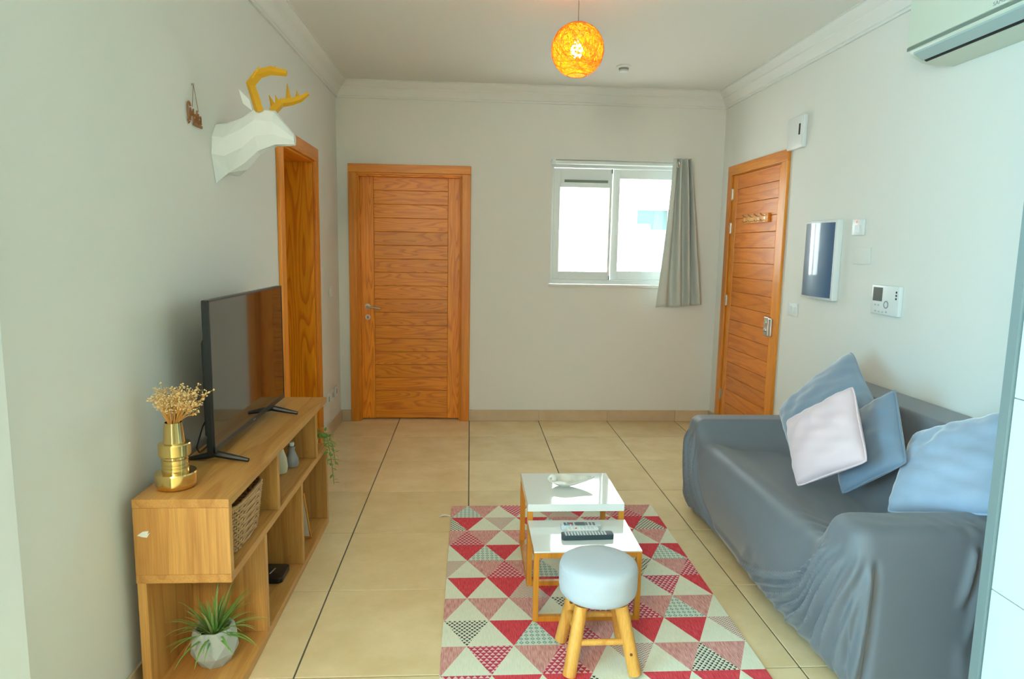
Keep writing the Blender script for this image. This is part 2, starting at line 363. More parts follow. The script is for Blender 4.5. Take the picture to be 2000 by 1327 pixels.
struct(MB().box(-3.2, 2.4, YR-3.2, .35, ZC, ZC+.12).build('ceiling', 'ceil'))  # slab runs past the rear wall as an added overhang blocking the sun
# back wall with a door and a window opening
WX0, WX1, WZ0, WZ1 = .667, 1.772, 1.178, 2.218
wb = MB()
DX0, DX1, DZ = -.945, -.062, 2.085
wb.box(-1.5, DX0, 0, .25, 0, ZC); wb.box(DX0, DX1, 0, .25, DZ, ZC); wb.box(DX1, WX0, 0, .25, 0, ZC)
wb.box(WX0, WX1, 0, .25, 0, WZ0); wb.box(WX0, WX1, 0, .25, WZ1, ZC); wb.box(WX1, XR+.3, 0, .25, 0, ZC); wb.box(DX0, DX1, .13, .25, 0, DZ)
struct(wb.build('wall_back', 'wall'))
LY0, LY1, LZ = -1.665, -.865, 2.06
wl = MB()
wl.box(XL-.28, XL, LY1, .25, 0, ZC); wl.box(XL-.28, XL, -4.2, LY0, 0, ZC); wl.box(XL-.28, XL, LY0, LY1, LZ, ZC); wl.box(XL-.40, XL-.28, LY0-.2, LY1+.2, 0, ZC)
struct(wl.build('wall_left', 'wall')); floor_tile(XL-.235, XL, LY0+.018, LY1-.018)
struct(MB().box(XL-.28, -.998, -4.35, -4.2, 0, ZC).build('wall_left_return', 'ktile', bevel=.004))
RY0, RY1, RZ = -1.14, -.245, 2.10
wr = MB()
wr.box(XR, XR+.25, RY1, .25, 0, ZC); wr.box(XR, XR+.25, -4.04, RY0, 0, ZC); wr.box(XR, XR+.25, RY0, RY1, RZ, ZC); wr.box(XR+.1, XR+.25, RY0, RY1, 0, RZ)
struct(wr.build('wall_right', 'wall'))
# kitchen side: tiled wall on the right, plain walls around the camera
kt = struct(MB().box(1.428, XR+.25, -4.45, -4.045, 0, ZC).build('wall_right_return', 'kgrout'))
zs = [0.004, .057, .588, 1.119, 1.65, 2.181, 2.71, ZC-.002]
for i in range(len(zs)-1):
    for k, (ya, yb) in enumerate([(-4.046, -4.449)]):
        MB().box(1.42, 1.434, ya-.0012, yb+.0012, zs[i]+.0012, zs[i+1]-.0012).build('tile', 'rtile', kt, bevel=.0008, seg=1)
struct(MB().box(XR, XR+.25, YR-.2, -4.45, 0, ZC).build('wall_kitchen_right', 'kitchen'))
tr = struct(MB().prism([(1.411, -4.044), (1.413, -4.012), (1.424, -4.002), (1.47, -4.002), (1.47, -4.044)], 2, 0, ZC-.001).build('trim_kitchen_corner', 'alu'))
wk = MB(); wk.box(-3.2, -3.0, YR-.2, -7.3, 0, ZC); wk.box(-3.2, -3.0, -5.1, -4.2, 0, ZC); wk.box(-3.2, -3.0, -7.3, -5.1, 0, .6); wk.box(-3.2, -3.0, -7.3, -5.1, 2.3, ZC)
struct(wk.build('wall_kitchen_left', 'kitchen'))
struct(MB().box(-3.2, XL-.28, -4.35, -4.2, 0, ZC).build('wall_kitchen_back', 'kitchen'))
wq = MB(); wq.box(-3.2, -2.9, YR-.2, YR, 0, ZC); wq.box(-.95, XR, YR-.2, YR, 0, ZC); wq.box(-2.9, -.95, YR-.2, YR, 2.35, ZC)
struct(wq.build('wall_rear', 'kitchen'))

# cornice mouldings
def cornice(name, pts, closed=False):
    prof = [(0, 2.655), (.014, 2.655), (.014, 2.668), (.022, 2.672), (.030, 2.690), (.044, 2.712), (.056, 2.722), (.056, 2.730), (.068, 2.738), (.086, 2.754), (.094, 2.768), (.094, 2.776), (.104, 2.776), (.104, ZC), (0, ZC)]
    mb = MB(); vs = []; fs = []; n = len(prof)
    for (p, d) in pts:      # p=(x,y) wall corner, d= mitre direction into the room
        for a, z in prof: vs.append((p[0]+d[0]*a, p[1]+d[1]*a, z))
    for i in range(len(pts)-1):
        for k in range(n): l = (k+1) % n; fs.append((i*n+k, i*n+l, (i+1)*n+l, (i+1)*n+k))
    fs += [tuple(range(n)), tuple(range((len(pts)-1)*n, len(pts)*n))]
    mb.add(vs, fs); return struct(mb.build(name, 'cornice', smooth=True, ang=28))
e = .0005
cornice('trim_1', [((XL+e, -4.2), (1, 0)), ((XL+e, -e), (1, -1))])
cornice('trim_2', [((XL+e, -e), (1, -1)), ((XR-e, -e), (-1, -1))])
cornice('trim_3', [((XR-e, -e), (-1, -1)), ((XR-e, -4.04), (-1, 0))])

# skirting tiles
def skirting(name, axis, fixed, side, spans):
    root = thing(name, (0, 0, 0), kind='structure')
    for a, b in spans:
        s0 = math.ceil((a+.02)/.6)*.6 if axis == 0 else -.5004-.6*math.floor((-.5004-a-.02)/.6)
        cuts = [a]
        q = s0
        while q < b-.02:
            if q > a+.02: cuts.append(q)
            q += .6
        cuts.append(b)
        for u, v in zip(cuts[:-1], cuts[1:]):
            u += .0015; v -= .0015
            bx = (u, v, min(fixed, fixed+side*.011), max(fixed, fixed+side*.011), .001, .098)
            if axis == 1: bx = (bx[2], bx[3], bx[0], bx[1], bx[4], bx[5])
            boxp('tile', bx, 'skirt', root, bevel=.0015)
    return root
skirting('baseboard_back', 0, 0, -1, [(XL+.012, -1.004), (.002, XR-.012)])
skirting('baseboard_left', 1, XL, 1, [(-4.19, -1.765), (-.762, 0)])
skirting('baseboard_right', 1, XR, -1, [(-4.03, -1.235), (-.165, 0)])

# ------------------------------------------------------------------ doors
d1 = thing('door_1', (-.5, 0, 0), kind='structure')
# architrave and jamb
def arch_back(name, bx, mat): return boxp(name, bx, mat, d1, bevel=.004)
arch_back('architrave', (-1.0, -.934, -.02, -.0005, 0, 2.075), 'frame_z'); arch_back('architrave', (-.073, -.002, -.02, -.0005, 0, 2.075), 'frame_z'); arch_back('architrave', (-1.0, -.002, -.021, -.0005, 2.075, 2.142), 'frame_x')
arch_back('jamb', (-.944, -.925, -.0005, .11, 0, 2.06), 'frame_z'); arch_back('jamb', (-.082, -.063, -.0005, .11, 0, 2.06), 'frame_z'); arch_back('jamb', (-.944, -.063, -.0005, .11, 2.06, 2.084), 'frame_x')
arch_back('door_stop', (-.925, -.914, .0, .055, 0, 2.06), 'door_z'); arch_back('door_stop', (-.093, -.082, .0, .055, 0, 2.06), 'door_z'); arch_back('door_stop', (-.925, -.082, .0, .055, 2.047, 2.06), 'door_x')
leaf = boxp('leaf', (-.918, -.088, .072, .105, .008, 2.056), 'door_x', d1)
boxp('stile', (-.918, -.807, .06, .075, .008, 2.056), 'door_z', leaf, .002); boxp('stile', (-.190, -.088, .06, .075, .008, 2.056), 'door_z', leaf, .002)
def planks(cuts, mk):
    for a, b in zip(cuts[:-1], cuts[1:]): mk(min(a, b)+.0012, max(a, b)-.0012)
cuts = [2.056, 1.94]+[1.94-.1125*i for i in range(1, 16)]+[.008]
planks(cuts, lambda a, b: boxp('plank', (-.806, -.191, .0605, .075, a, b), 'door_x', leaf, .003))
hd = MB(); hd.disc((-.863, .06, .975), 1, .024, -.008); hd.tube([(-.863, .054, .975), (-.863, .012, .975), (-.85, .006, .974), (-.75, .008, .962)], [.010, .010, .0095, .0085], 10)
hd.build('handle', 'steel', d1, smooth=True)
kh = MB().disc((-.863, .06, .885), 1, .023, -.007).build('keyhole_rose', 'steel', d1, smooth=True)
MB().box(-.866, -.859, .0525, .058, .873, .893).build('keyhole', 'dark', kh)

d2 = thing('door_2', (XL, -1.25, 0), kind='structure')
def b2(name, bx, mat, bv=.004): return boxp(name, bx, mat, d2, bevel=bv)
b2('architrave', (XL+.0005, XL+.02, -1.757, -1.66, 0, 2.055), 'frame_z'); b2('architrave', (XL+.0005, XL+.02, -.87, -.765, 0, 2.055), 'frame_z'); b2('architrave', (XL+.0005, XL+.021, -1.757, -.765, 2.055, 2.145), 'frame_y')
b2('jamb', (XL-.27, XL+.0005, LY1-.016, LY1-.0005, 0, 2.045), 'jamb_z', .001); b2('jamb', (XL-.27, XL+.0005, LY0+.0005, LY0+.016, 0, 2.045), 'jamb_z', .001); b2('jamb_head', (XL-.27, XL+.0005, LY0, LY1, 2.045, 2.0595), 'frame_y', .001)
b2('door_leaf', (XL-.275, XL-.235, LY0+.018, LY1-.018, .008, 2.04), 'door_z', .003)

d3 = thing('door_3', (XR, -.7, 0), kind='structure')
def b3(name, bx, mat, bv=.004, par=None): return boxp(name, bx, mat, par or d3, bevel=bv)
b3('architrave', (XR-.02, XR-.0005, -1.225, -1.135, 0, 2.092), 'frame_z'); b3('architrave', (XR-.02, XR-.0005, -.252, -.172, 0, 2.092), 'frame_z'); b3('architrave', (XR-.021, XR-.0005, -1.225, -.172, 2.092, 2.168), 'frame_y')
b3('jamb', (XR-.0005, XR+.1, -1.139, -1.122, 0, 2.09), 'frame_z', .001); b3('jamb', (XR-.0005, XR+.1, -.262, -.246, 0, 2.09), 'frame_z', .001); b3('jamb', (XR-.0005, XR+.1, -1.139, -.246, 2.088, 2.099), 'frame_y', .001)
leaf3 = b3('leaf', (XR+.008, XR+.05, -1.119, -.266, .008, 2.085), 'door_y', .002)
b3('stile', (XR-.006, XR+.009, -.352, -.266, .008, 2.085), 'door_z', .002, leaf3); b3('stile', (XR-.006, XR+.009, -1.119, -1.085, .008, 2.085), 'door_z', .002, leaf3)
cuts = [2.085, 1.975]+[1.975-.1148*i for i in range(1, 18)]+[.008]
planks([c for c in cuts if c >= .008], lambda a, b: b3('plank', (XR-.0055, XR+.009, -1.084, -.353, a, b), 'door_y', .0025, leaf3))
for z in (1.943, 1.674, 1.091, .304):
    h = MB().disc((XR-.010, -.259, z-.045), 2, .006, .09, 10); h.box(XR-.0075, XR-.0055, -.280, -.259, z-.04, z+.04); h.build('hinge', 'steel', d3, smooth=True)
lk = boxp('lock', (XR-.032, XR-.005, -1.115, -1.045, .90, 1.035), 'steel', d3, .006)
MB().disc((XR-.032, -1.075, .995), 0, .014, -.006).build('lock_knob', 'chrome', lk, smooth=True); MB().disc((XR-.032, -1.08, .94), 0, .012, -.012).build('lock_knob', 'chrome', lk, smooth=True)
boxp('lock_keeper', (XR-.036, XR-.019, -1.168, -1.128, .905, 1.03), 'steel', d3, .005)

# ------------------------------------------------------------------ window, curtain, outdoors
wn = thing('window_1', ((WX0+WX1)/2, .05, WZ0), kind='structure')
g = .001
def bw(name, bx, mat='upvc', par=None, bv=.003): return boxp(name, bx, mat, par or wn, bevel=bv)
FY0, FY1 = .03, .12
bw('frame', (WX0+g, WX0+.022, FY0, FY1, WZ0+.012, WZ1-g)); bw('frame', (WX1-.022, WX1-g, FY0, FY1, WZ0+.012, WZ1-g)); bw('frame', (WX0+.022, WX1-.022, FY0, FY1, WZ1-.062, WZ1-g)); bw('frame', (WX0+.022, WX1-.022, FY0, FY1, WZ0+.012, WZ0+.05))
bw('sill', (WX0-.012, WX1+.012, -.014, FY0+.0, WZ0-.012, WZ0+.011), 'sill')
def sash(x0, x1, z0, z1, y0, y1, st, top, bot, pane, vent):
    s1 = bw('sash', (x0, x0+st[0], y0, y1, z0, z1)); 
    for bx in ((x1-st[1], x1, y0, y1, z0, z1), (x0+st[0], x1-st[1], y0, y1, z1-top, z1), (x0+st[0], x1-st[1], y0, y1, z0, z0+bot)): bw('sash_rail', bx, 'upvc', s1)
    ym = (y0+y1)/2
    bw('pane', (x0+st[0]-.004, x1-st[1]+.004, ym-.003, ym+.003, z0+bot-.004, z1-top+.004), pane, s1, 0)
    return s1
sl = sash(.689, 1.182, 1.228, 2.152, .035, .070, (.055, .022), .155, .068, 'frost', True)
MB().box(1.174, 1.183, .032, .0345, 2.115, 2.152).build('seal', 'dark', sl); MB().box(1.174, 1.183, .032, .0345, 1.228, 1.262).build('seal', 'dark', sl)
vt = bw('trickle_vent', (.752, 1.163, .020, .0345, 2.028, 2.068), 'upvc', sl, .002)
MB().box(.775, 1.142, .0185, .021, 2.036, 2.058).build('vent_slot', 'acg', vt)
MB().box(.700, .707, .025, .0345, 1.56, 1.68).build('latch', 'white', sl)
sash(1.195, 1.750, 1.228, 2.154, .076, .112, (.062, .03), .074, .075, 'glass', False)

rod = MB(); rod.tube([(.655, -.036, 2.190), (1.80, -.036, 2.190)], .017, 14)
rodt = thing('curtain_rod', (1.19, -.036, 2.17), 'white curtain rod spanning the top of the window', 'curtain rod')
rod.build('pole', 'upvc', rodt, smooth=True)
MB().box(.66, .69, -.056, -.0005, 2.172, 2.212).build('bracket', 'upvc', rodt); MB().box(1.775, 1.795, -.056, -.0005, 2.172, 2.212).build('bracket', 'upvc', rodt)
ct = thing('curtain', (1.75, -.08, 1.035), 'pale grey eyelet curtain drawn to the right of the window', 'curtain')
mb = MB(); nu, nv = 90, 40; vs = []; fs = []
for j in range(nv+1):
    t = j/nv; z = 2.232-t*(2.232-1.04)
    xl = 1.648-.095*t**1.2; xr = 1.815+.140*t**.9
    for i in range(nu+1):
        u = i/nu; ph = u**1.15*PI*7.6
        amp = .042*(1 if u > .3 else .15+.85*(u/.3))
        y = -.112-amp*math.copysign(abs(math.sin(ph))**.75, math.sin(ph))*(.85+.15*t)
        x = xl+(xr-xl)*(u if t < .02 else (u**(1-.22*t)))
        vs.append((x+.006*math.sin(ph*.5+3*t), y-.004*t, z+.006*math.sin(ph)*t-(.03*(1-u))*t))
for j in range(nv):
    for i in range(nu): a = j*(nu+1)+i; fs.append((a, a+1, a+nu+2, a+nu+1))
mb.add(vs, fs); co = mb.build('cloth', 'curtain', ct, smooth=True, ang=80)
sd = co.modifiers.new('thickness', 'SOLIDIFY'); sd.thickness = .002
rg = MB(); c0 = Vector((1.680, -.160, 2.180)); rg.tube([c0+Vector((.010*math.cos(a), .004*math.cos(a), .022*math.sin(a))) for a in [2*PI*i/20 for i in range(20)]], .005, 8, closed=True); rg.build('eyelet', 'steel', co, smooth=True)

ob = thing('neighbouring_building', (1.5, 2.6, -.2), 'sunlit white wall with a pale teal recess seen through the window', 'building')
bb = MB(); bb.box(-3, 2.035, 2.6, 2.9, -.2, 6); bb.box(2.46, 6, 2.6, 2.9, -.2, 6); bb.box(2.035, 2.46, 2.6, 2.9, 1.98, 6); bb.box(2.035, 2.46, 2.6, 2.9, -.2, .9)
bb.build('wall', 'render', ob); MB().box(2.035, 2.46, 2.78, 2.9, .9, 1.98).build('recess', 'teal', ob); MB().box(2.03, 2.185, 2.56, 2.7, .9, 1.745).build('post', 'render', ob); MB().box(2.03, 2.19, 2.55, 2.7, 1.735, 1.80).build('ledge', 'render', ob)
struct(MB().box(-4, 7, .26, 6, -.4, -.2).build('ground_outside', 'ground'))

# ------------------------------------------------------------------ rug
def make_rug():
    X0, X1, YT, YB, ZT = -.098, 1.066, -1.952, -3.70, .006
    xe = -.0045; xo = -.0933; px = .1777
    yl = [-1.955, -2.127, -2.298, -2.475, -2.645, -2.812, -2.993, -3.168, -3.342, -3.517, -3.70]
    # per band: downs (base on the far line) and ups (apex on the far line), by index of their far vertex; '-1' is the cut one at the left edge
    D = {0: 'PPTPRPP', 1: 'RZRPTRR', 2: 'PPPCPTP', 3: 'RRPCRRR', 4: 'ZPPCZBP', 5: 'RRRPRTR', 6: 'PPPBPPP', 7: 'BRRPRRZ', 8: 'PTPPZPP', 9: 'TRRCRRR'}
    U = {0: 'GCCZCTC', 1: 'BCCGCCB', 2: 'TCCTCCC', 3: 'CGCCBCG', 4: 'CTGCCCT', 5: 'CCZCCCC', 6: 'CCCTTGC', 7: 'CCGTCCC', 8: 'CCTCCBC', 9: 'CCCBCCC'}
    code = 'RPCTBGZ'; mats = ['rug_red', 'rug_pink', 'rug_cream', 'rug_tri', 'rug_black', 'rug_teal', 'rug_zig', 'rug_edge']
    red, pinkd, pinkl, cream = (.66, .05, .075), (.58, .20, .19), (.74, .44, .40), (.76, .76, .60)
    MAT['rug_red'] = rug_mat('rug_red', 'streak', (.62, .045, .065), (.82, .11, .13)); MAT['rug_pink'] = rug_mat('rug_pink', 'streak', (.58, .22, .20), (.80, .47, .41))
    MAT['rug_cream'] = rug_mat('rug_cream', 'streak', (.76, .76, .58), (.84, .84, .68)); MAT['rug_tri'] = rug_mat('rug_tri', 'tri', (.56, .06, .11), (.86, .56, .52))
    MAT['rug_black'] = rug_mat('rug_black', 'blk', cream, (.06, .05, .05)); MAT['rug_teal'] = rug_mat('rug_teal', 'dia', (.68, .74, .62), (.16, .36, .33)); MAT['rug_zig'] = rug_mat('rug_zig', 'zig', cream, (.52, .17, .18))
    MAT['rug_edge'] = plain('rug_edge', (.60, .42, .36), .95)
    mb = MB()
    def clip(poly):
        for s, lim in ((1, X0), (-1, X1)):
            out = []
            for i in range(len(poly)):
                a, b = poly[i], poly[(i+1) % len(poly)]
                ia, ib = s*(a[0]-lim) >= -1e-9, s*(b[0]-lim) >= -1e-9
                if ia: out.append(a)
                if ia != ib: t = (lim-a[0])/(b[0]-a[0]); out.append((lim, a[1]+t*(b[1]-a[1])))
            poly = out
            if len(poly) < 3: return None
        return poly
    def put(poly, ch):
        p = clip(poly)
        if p: mb.add([(x, y, ZT) for x, y in p], [tuple(range(len(p)))], code.index(ch))
    for k in range(10):
        ya, yb = yl[k], yl[k+1]; xf, xn = (xe, xo) if k % 2 == 0 else (xo, xe)
        for m in range(-1, 8):
            v = xf+m*px
            i = m+1 if k % 2 == 0 else m
            if 0 <= i < 7: ch = D[k][i]
            else: ch = 'P'
            put([(v, ya), (v+px, ya), (v+px/2, yb)], ch)
            ch = U[k][m] if 0 <= m < 7 else 'C'
            put([(v, ya), (v+px/2, yb), (v-px/2, yb)], ch)
    mb.box(X0, X1, yl[0], yl[-1], .0004, ZT-.0004, 7)
    o = mb.build('rug', mats, origin=(.48, -2.8, 0))
    tag(o, 'cotton floor rug with red, pink and cream triangles under the tables', 'rug')
make_rug()
tg = MB(); n = 10
for i in range(n):
    t = i/n; t1 = (i+1)/n
    f = lambda q: (-.100-.062*q, -2.096+.006*math.sin(q*5), .0015+.012*math.sin(q*PI)*q)
    a, b = f(t), f(t1); tg.add([(a[0], a[1]-.007, a[2]), (b[0], b[1]-.007, b[2]), (b[0], b[1]+.009, b[2]), (a[0], a[1]+.009, a[2])], [(0, 1, 2, 3)])
to = tg.build('rug_tag', 'paper', bpy.data.objects['rug']); to.modifiers.new('thickness', 'SOLIDIFY').thickness = .0008

# ------------------------------------------------------------------ sofa under a stretch cover
def make_sofa():
    x0, x1, y0, y1 = 1.245, 2.098, -3.70, -1.975
    nx, ny = 100, 205
    xs = np.linspace(0, 1, nx+1); ysn = np.linspace(0, 1, ny+1)
    U, V = np.meshgrid(xs, ysn, indexing='ij')
    Xg = x0+U*(x1-x0); Yg = y0+V*(y1-y0)
    obs = np.full(Xg.shape, .425)
    obs += .035*np.exp(-((Xg-1.30)/.10)**2)                       # seat cushion front swell
    back = Xg > 1.90
    obs[back] = .815
    near = Yg < y0+.17; far = Yg > y1-.16
    obs[near & (Xg < 1.93)] = .60; obs[far & (Xg < 1.93)] = .565
    obs[near & back] = .70; obs[far & back] = .66
    h = obs.copy()
    gload = .00026
    for it in range(1700):
        p = np.pad(h, 1, mode='edge')
        avg = (p[:-2, 1:-1]+p[2:, 1:-1]+p[1:-1, :-2]+p[1:-1, 2:])/4
        h = np.maximum(obs, avg-gload)
    for it in range(3):
        p = np.pad(h, 1, mode='edge'); h = .5*h+.5*(p[:-2, 1:-1]+p[2:, 1:-1]+p[1:-1, :-2]+p[1:-1, 2:])/4
    # rounded rim
    d = np.minimum(np.minimum(Xg-x0, Yg-y0), y1-Yg); r = .055
    h = h-np.where(d < r, r-np.sqrt(np.maximum(0, r*r-(r-np.minimum(d, r))**2)), 0)
    # rounded plan corners at the front
    rc = .07
    for cx, cy, sy in ((x0+rc, y0+rc, -1), (x0+rc, y1-rc, 1)):
        mk = (Xg < cx) & ((Yg-cy)*sy > 0)
        dx, dy = Xg-cx, Yg-cy; mx = np.maximum(np.abs(dx), np.abs(dy)); ln = np.sqrt(dx*dx+dy*dy)+1e-9
        sc = np.where(mk, mx/ln, 1); Xg = np.where(mk, cx+dx*sc, Xg); Yg = np.where(mk, cy+dy*sc, Yg)
    rng = np.random.RandomState(3)
    # fine drag lines on the seat and stretched creases from the near arm
    h = h+.004*np.sin(60*(Yg+.55*Xg))*np.exp(-((Xg-1.36)/.11)**2)*np.exp(-((Yg+3.42)/.17)**2)
    h = h+.003*np.sin(75*(Xg-.35*Yg))*np.exp(-((Yg+3.2)/.16)**2)*np.exp(-((Xg-1.65)/.2)**2)
    h = h+.0045*np.sin(95*(Xg+.25*Yg))*np.exp(-((Yg+3.66)/.06)**2)*np.clip((Xg-1.5)/.2, 0, 1)
    vs = [(float(a), float(b), float(c)) for a, b, c in zip(Xg.ravel(), Yg.ravel(), h.ravel())]
    I = lambda i, j: i*(ny+1)+j
    fs = [(I(i, j), I(i+1, j), I(i+1, j+1), I(i, j+1)) for i in range(nx) for j in range(ny)]
    # skirt round the far end, the front and the near end
    loop = [I(i, ny) for i in range(nx, 0, -1)]+[I(0, j) for j in range(ny, 0, -1)]+[I(i, 0) for i in range(0, nx+1)]
    pts = [Vector(vs[q]) for q in loop]; nl = len(loop)
    S = [0]
    for a, b in zip(pts[:-1], pts[1:]): S.append(S[-1]+math.hypot(b.x-a.x, b.y-a.y))
    lev = 34; prev = loop
    s_fc = S[nx]; s_nc = S[nx+ny]          # arc length at the far and near front corners
    rf = random.Random(8); creases = []
    # (start arc, t0, t1, slope, curvature, width, height)
    for i in range(12):      # fan from the near front corner down to the left
        q = i/11; creases.append((s_nc-.16+.20*q+rf.uniform(-.008, .008), .03+.05*rf.random(), 1.1, -.62+.62*q, -.25+.22*q, rf.uniform(.010, .016), rf.uniform(.020, .040)))
    for i in range(6):       # pleats at the far front corner
        creases.append((s_fc-.03+.045*i+rf.uniform(-.006, .006), .08*rf.random(), 1.1, .05+.05*i, -.03, rf.uniform(.009, .014), rf.uniform(.020, .034)))
    for i in range(9):       # fan below the pillow on the near end
        creases.append((s_nc+.40+.042*i+rf.uniform(-.006, .006), -.1, rf.uniform(.35, .75), -.10+.03*i, 0, rf.uniform(.009, .014), rf.uniform(.011, .021)))
    for i in range(8):       # hem pleats on the near end
        creases.append((s_nc+.36+.045*i+rf.uniform(-.01, .01), rf.uniform(.55, .7), 1.2, .06, 0, rf.uniform(.011, .018), rf.uniform(.010, .022)))
    for i in range(7):       # low drapes along the front
        creases.append((s_fc+1.0+.10*i+rf.uniform(-.02, .02), rf.uniform(.45, .6), 1.2, -.35+.02*i, -.2, rf.uniform(.020, .030), rf.uniform(.006, .011)))
    def fold(s, t):
        a = 0
        for c0_, ta, tb, k_, cv, wd, ht in creases:
            if t < ta or t > tb: continue
            x = s-(c0_+k_*(t-ta)+cv*(t-ta)**2); w2 = wd*(1+.6*t)
            if abs(x) > 4*w2: continue
            env = min(1, (t-ta)/.12)*min(1, (tb-t)/.15)
            if s_fc < s < s_nc+.05: env *= 1-.75*max(0, (t-.7)/.3)
            a += ht*env*(math.exp(-(x/w2)**2)-.45*math.exp(-((x-1.7*w2)/w2)**2))
        e2 = s-s_fc
        if 0 < e2 < 1.75: a += .012*math.sin(e2*5+3*t)*t
        return a
    for l in range(1, lev+1):
        t = l/lev; cur = []
        for k in range(nl):
            p = pts[k]; a = pts[max(k-1, 0)]; b = pts[min(k+1, nl-1)]
            tg = Vector((b.x-a.x, b.y-a.y, 0)).normalized(); nn = Vector((tg.y, -tg.x, 0))
            if nn.x > .5 : nn = Vector((0, nn.y, 0))
            s = S[k]; e2 = s-s_fc; front = 0 < e2 < (s_nc-s_fc)
            out = .012*math.sin(min(1, t*4)*PI/2)
            if front:
                w_ = math.sin(PI*e2/(s_nc-s_fc)); out += .030*w_*math.sin(PI*min(1, t*1.3))-.012*t
            out -= .035*max(0, t-.86)/.14*(.4+.6*(1 if not front else 1))
            zf = .012+.030*(math.sin(PI*(e2)/(s_nc-s_fc))**2 if front else 0)*.6
            z = p.z+(zf-p.z)*t
            o_ = out+fold(s, t)-.004*t
            q = Vector((p.x, p.y, 0))+nn*o_
            if q.x > 2.095: q.x = 2.095
            vs.append((q.x, q.y, z)); cur.append(len(vs)-1)
        for k in range(nl-1): fs.append((prev[k], cur[k], cur[k+1], prev[k+1]))
        prev = cur
    root = thing('sofa', (1.67, -2.84, 0), 'two-seat sofa under a stretched dark grey cover against the right wall', 'sofa')
    mb = MB(); mb.add(vs, fs); o = mb.build('cover', 'cover', root, smooth=True, ang=70)
    o['label'] = 'stretched dark grey fabric cover'
    sb = o.modifiers.new('smooth', 'SUBSURF'); sb.levels = 1; sb.render_levels = 1
    # the carcass carrying it, hidden inside
    for y in (-3.58, -2.09): MB().box(1.34, 1.42, y-.04, y+.04, 0, .06).build('foot', 'black', root); MB().box(1.95, 2.03, y-.04, y+.04, 0, .06).build('foot', 'black', root)
    MB().box(1.34, 2.03, -3.55, -2.1, .06, .33).build('base', 'cover', root, bevel=.02)
make_sofa()

def pillow(name, C, T, mat, label, seed, pinch=.045, wr=.006):
    """C: TL,TR,BR,BL corner points; T: half thickness"""
    rng = random.Random(seed); n = 30; TL, TR, BR, BL = [Vector(c) for c in C]
    nor = (TR-TL).cross(TL-BL).normalized()
    root_loc = tuple((TL+TR+BR+BL)/4-Vector((0, 0, .2)))
    mb = MB(); vs = []; fs = []
    ph = [rng.uniform(0, 6) for _ in range(8)]
    def P(u, v, sgn):
        uu = u*(1-pinch*(1-v*v)*abs(u)); vv = v*(1-pinch*(1-u*u)*abs(v))
        rc_ = 1-.055*(u*v)**6; uu *= rc_; vv *= rc_
        a, b = (uu+1)/2, (vv+1)/2
        base = BL*(1-a)*(1-b)+BR*a*(1-b)+TR*a*b+TL*(1-a)*b
        q = max(0, (1-u*u)*(1-v*v)); th = T*q**.42
        w = wr*q**.3*(math.sin(5*u+4*v*u+ph[0])*.6+math.sin(9*v-3*u+ph[1])*.5+.5*math.sin(14*u*v+7*u+ph[2])+.35*math.sin(19*(v+.4*u)+ph[3]))
        sag = -.012*q
        return base+nor*(sgn*(th+(w if sgn > 0 else 0)))+Vector((0, 0, sag))
    for sgn in (1, -1):
        o = len(vs)
        for i in range(n+1):
            for j in range(n+1): vs.append(P(-1+2*i/n, -1+2*j/n, sgn))
        for i in range(n):
            for j in range(n): a = o+i*(n+1)+j; fs.append((a, a+n+1, a+n+2, a+1))
    root = thing(name, root_loc, label, 'cushion')
    mb.add(vs, fs); ob_ = mb.build('cushion_cover', mat, root, smooth=True, ang=75)
    bm = bmesh.new(); bm.from_mesh(ob_.data); bmesh.ops.remove_doubles(bm, verts=bm.verts, dist=.0004); bmesh.ops.recalc_face_normals(bm, faces=bm.faces); bm.to_mesh(ob_.data); bm.free()
    edge = [P(-1+2*i/24, -1, 1) for i in range(24)]+[P(1, -1+2*i/24, 1) for i in range(24)]+[P(1-2*i/24, 1, 1) for i in range(24)]+[P(-1, 1-2*i/24, 1) for i in range(24)]
    e_ = MB(); e_.tube(edge, .0038, 6, closed=True); e_.build('piping', mat, root, smooth=True)
    return root
pillow('scatter_cushion', [(1.648, -2.25, 0.648), (1.901, -2.48, 1.011), (1.788, -2.892, 0.83), (1.546, -2.671, 0.47)], .075, 'velvet', 'large blue-grey velvet cushion standing highest behind the pink cushion', 1)
pillow('scatter_cushion', [(1.663, -2.782, 0.712), (1.778, -3.026, 0.933), (1.675, -3.292, 0.693), (1.561, -3.06, 0.477)], .055, 'velvetd', 'slate blue velvet cushion with piped edge leaning behind the pink cushion', 5)
pillow('scatter_cushion', [(1.433, -2.79, 0.732), (1.582, -3.048, 0.949), (1.523, -3.287, 0.697), (1.378, -3.036, 0.504)], .068, 'pink', 'pale pink velvet cushion in front of the blue cushions', 9)
pillow('scatter_cushion', [(1.835, -3.085, .745), (2.02, -3.42, .945), (1.80, -3.65, .625), (1.585, -3.320, .505)], .085, 'velvet2', 'pale blue velvet pillow slumped over the near sofa arm', 13, wr=.009)

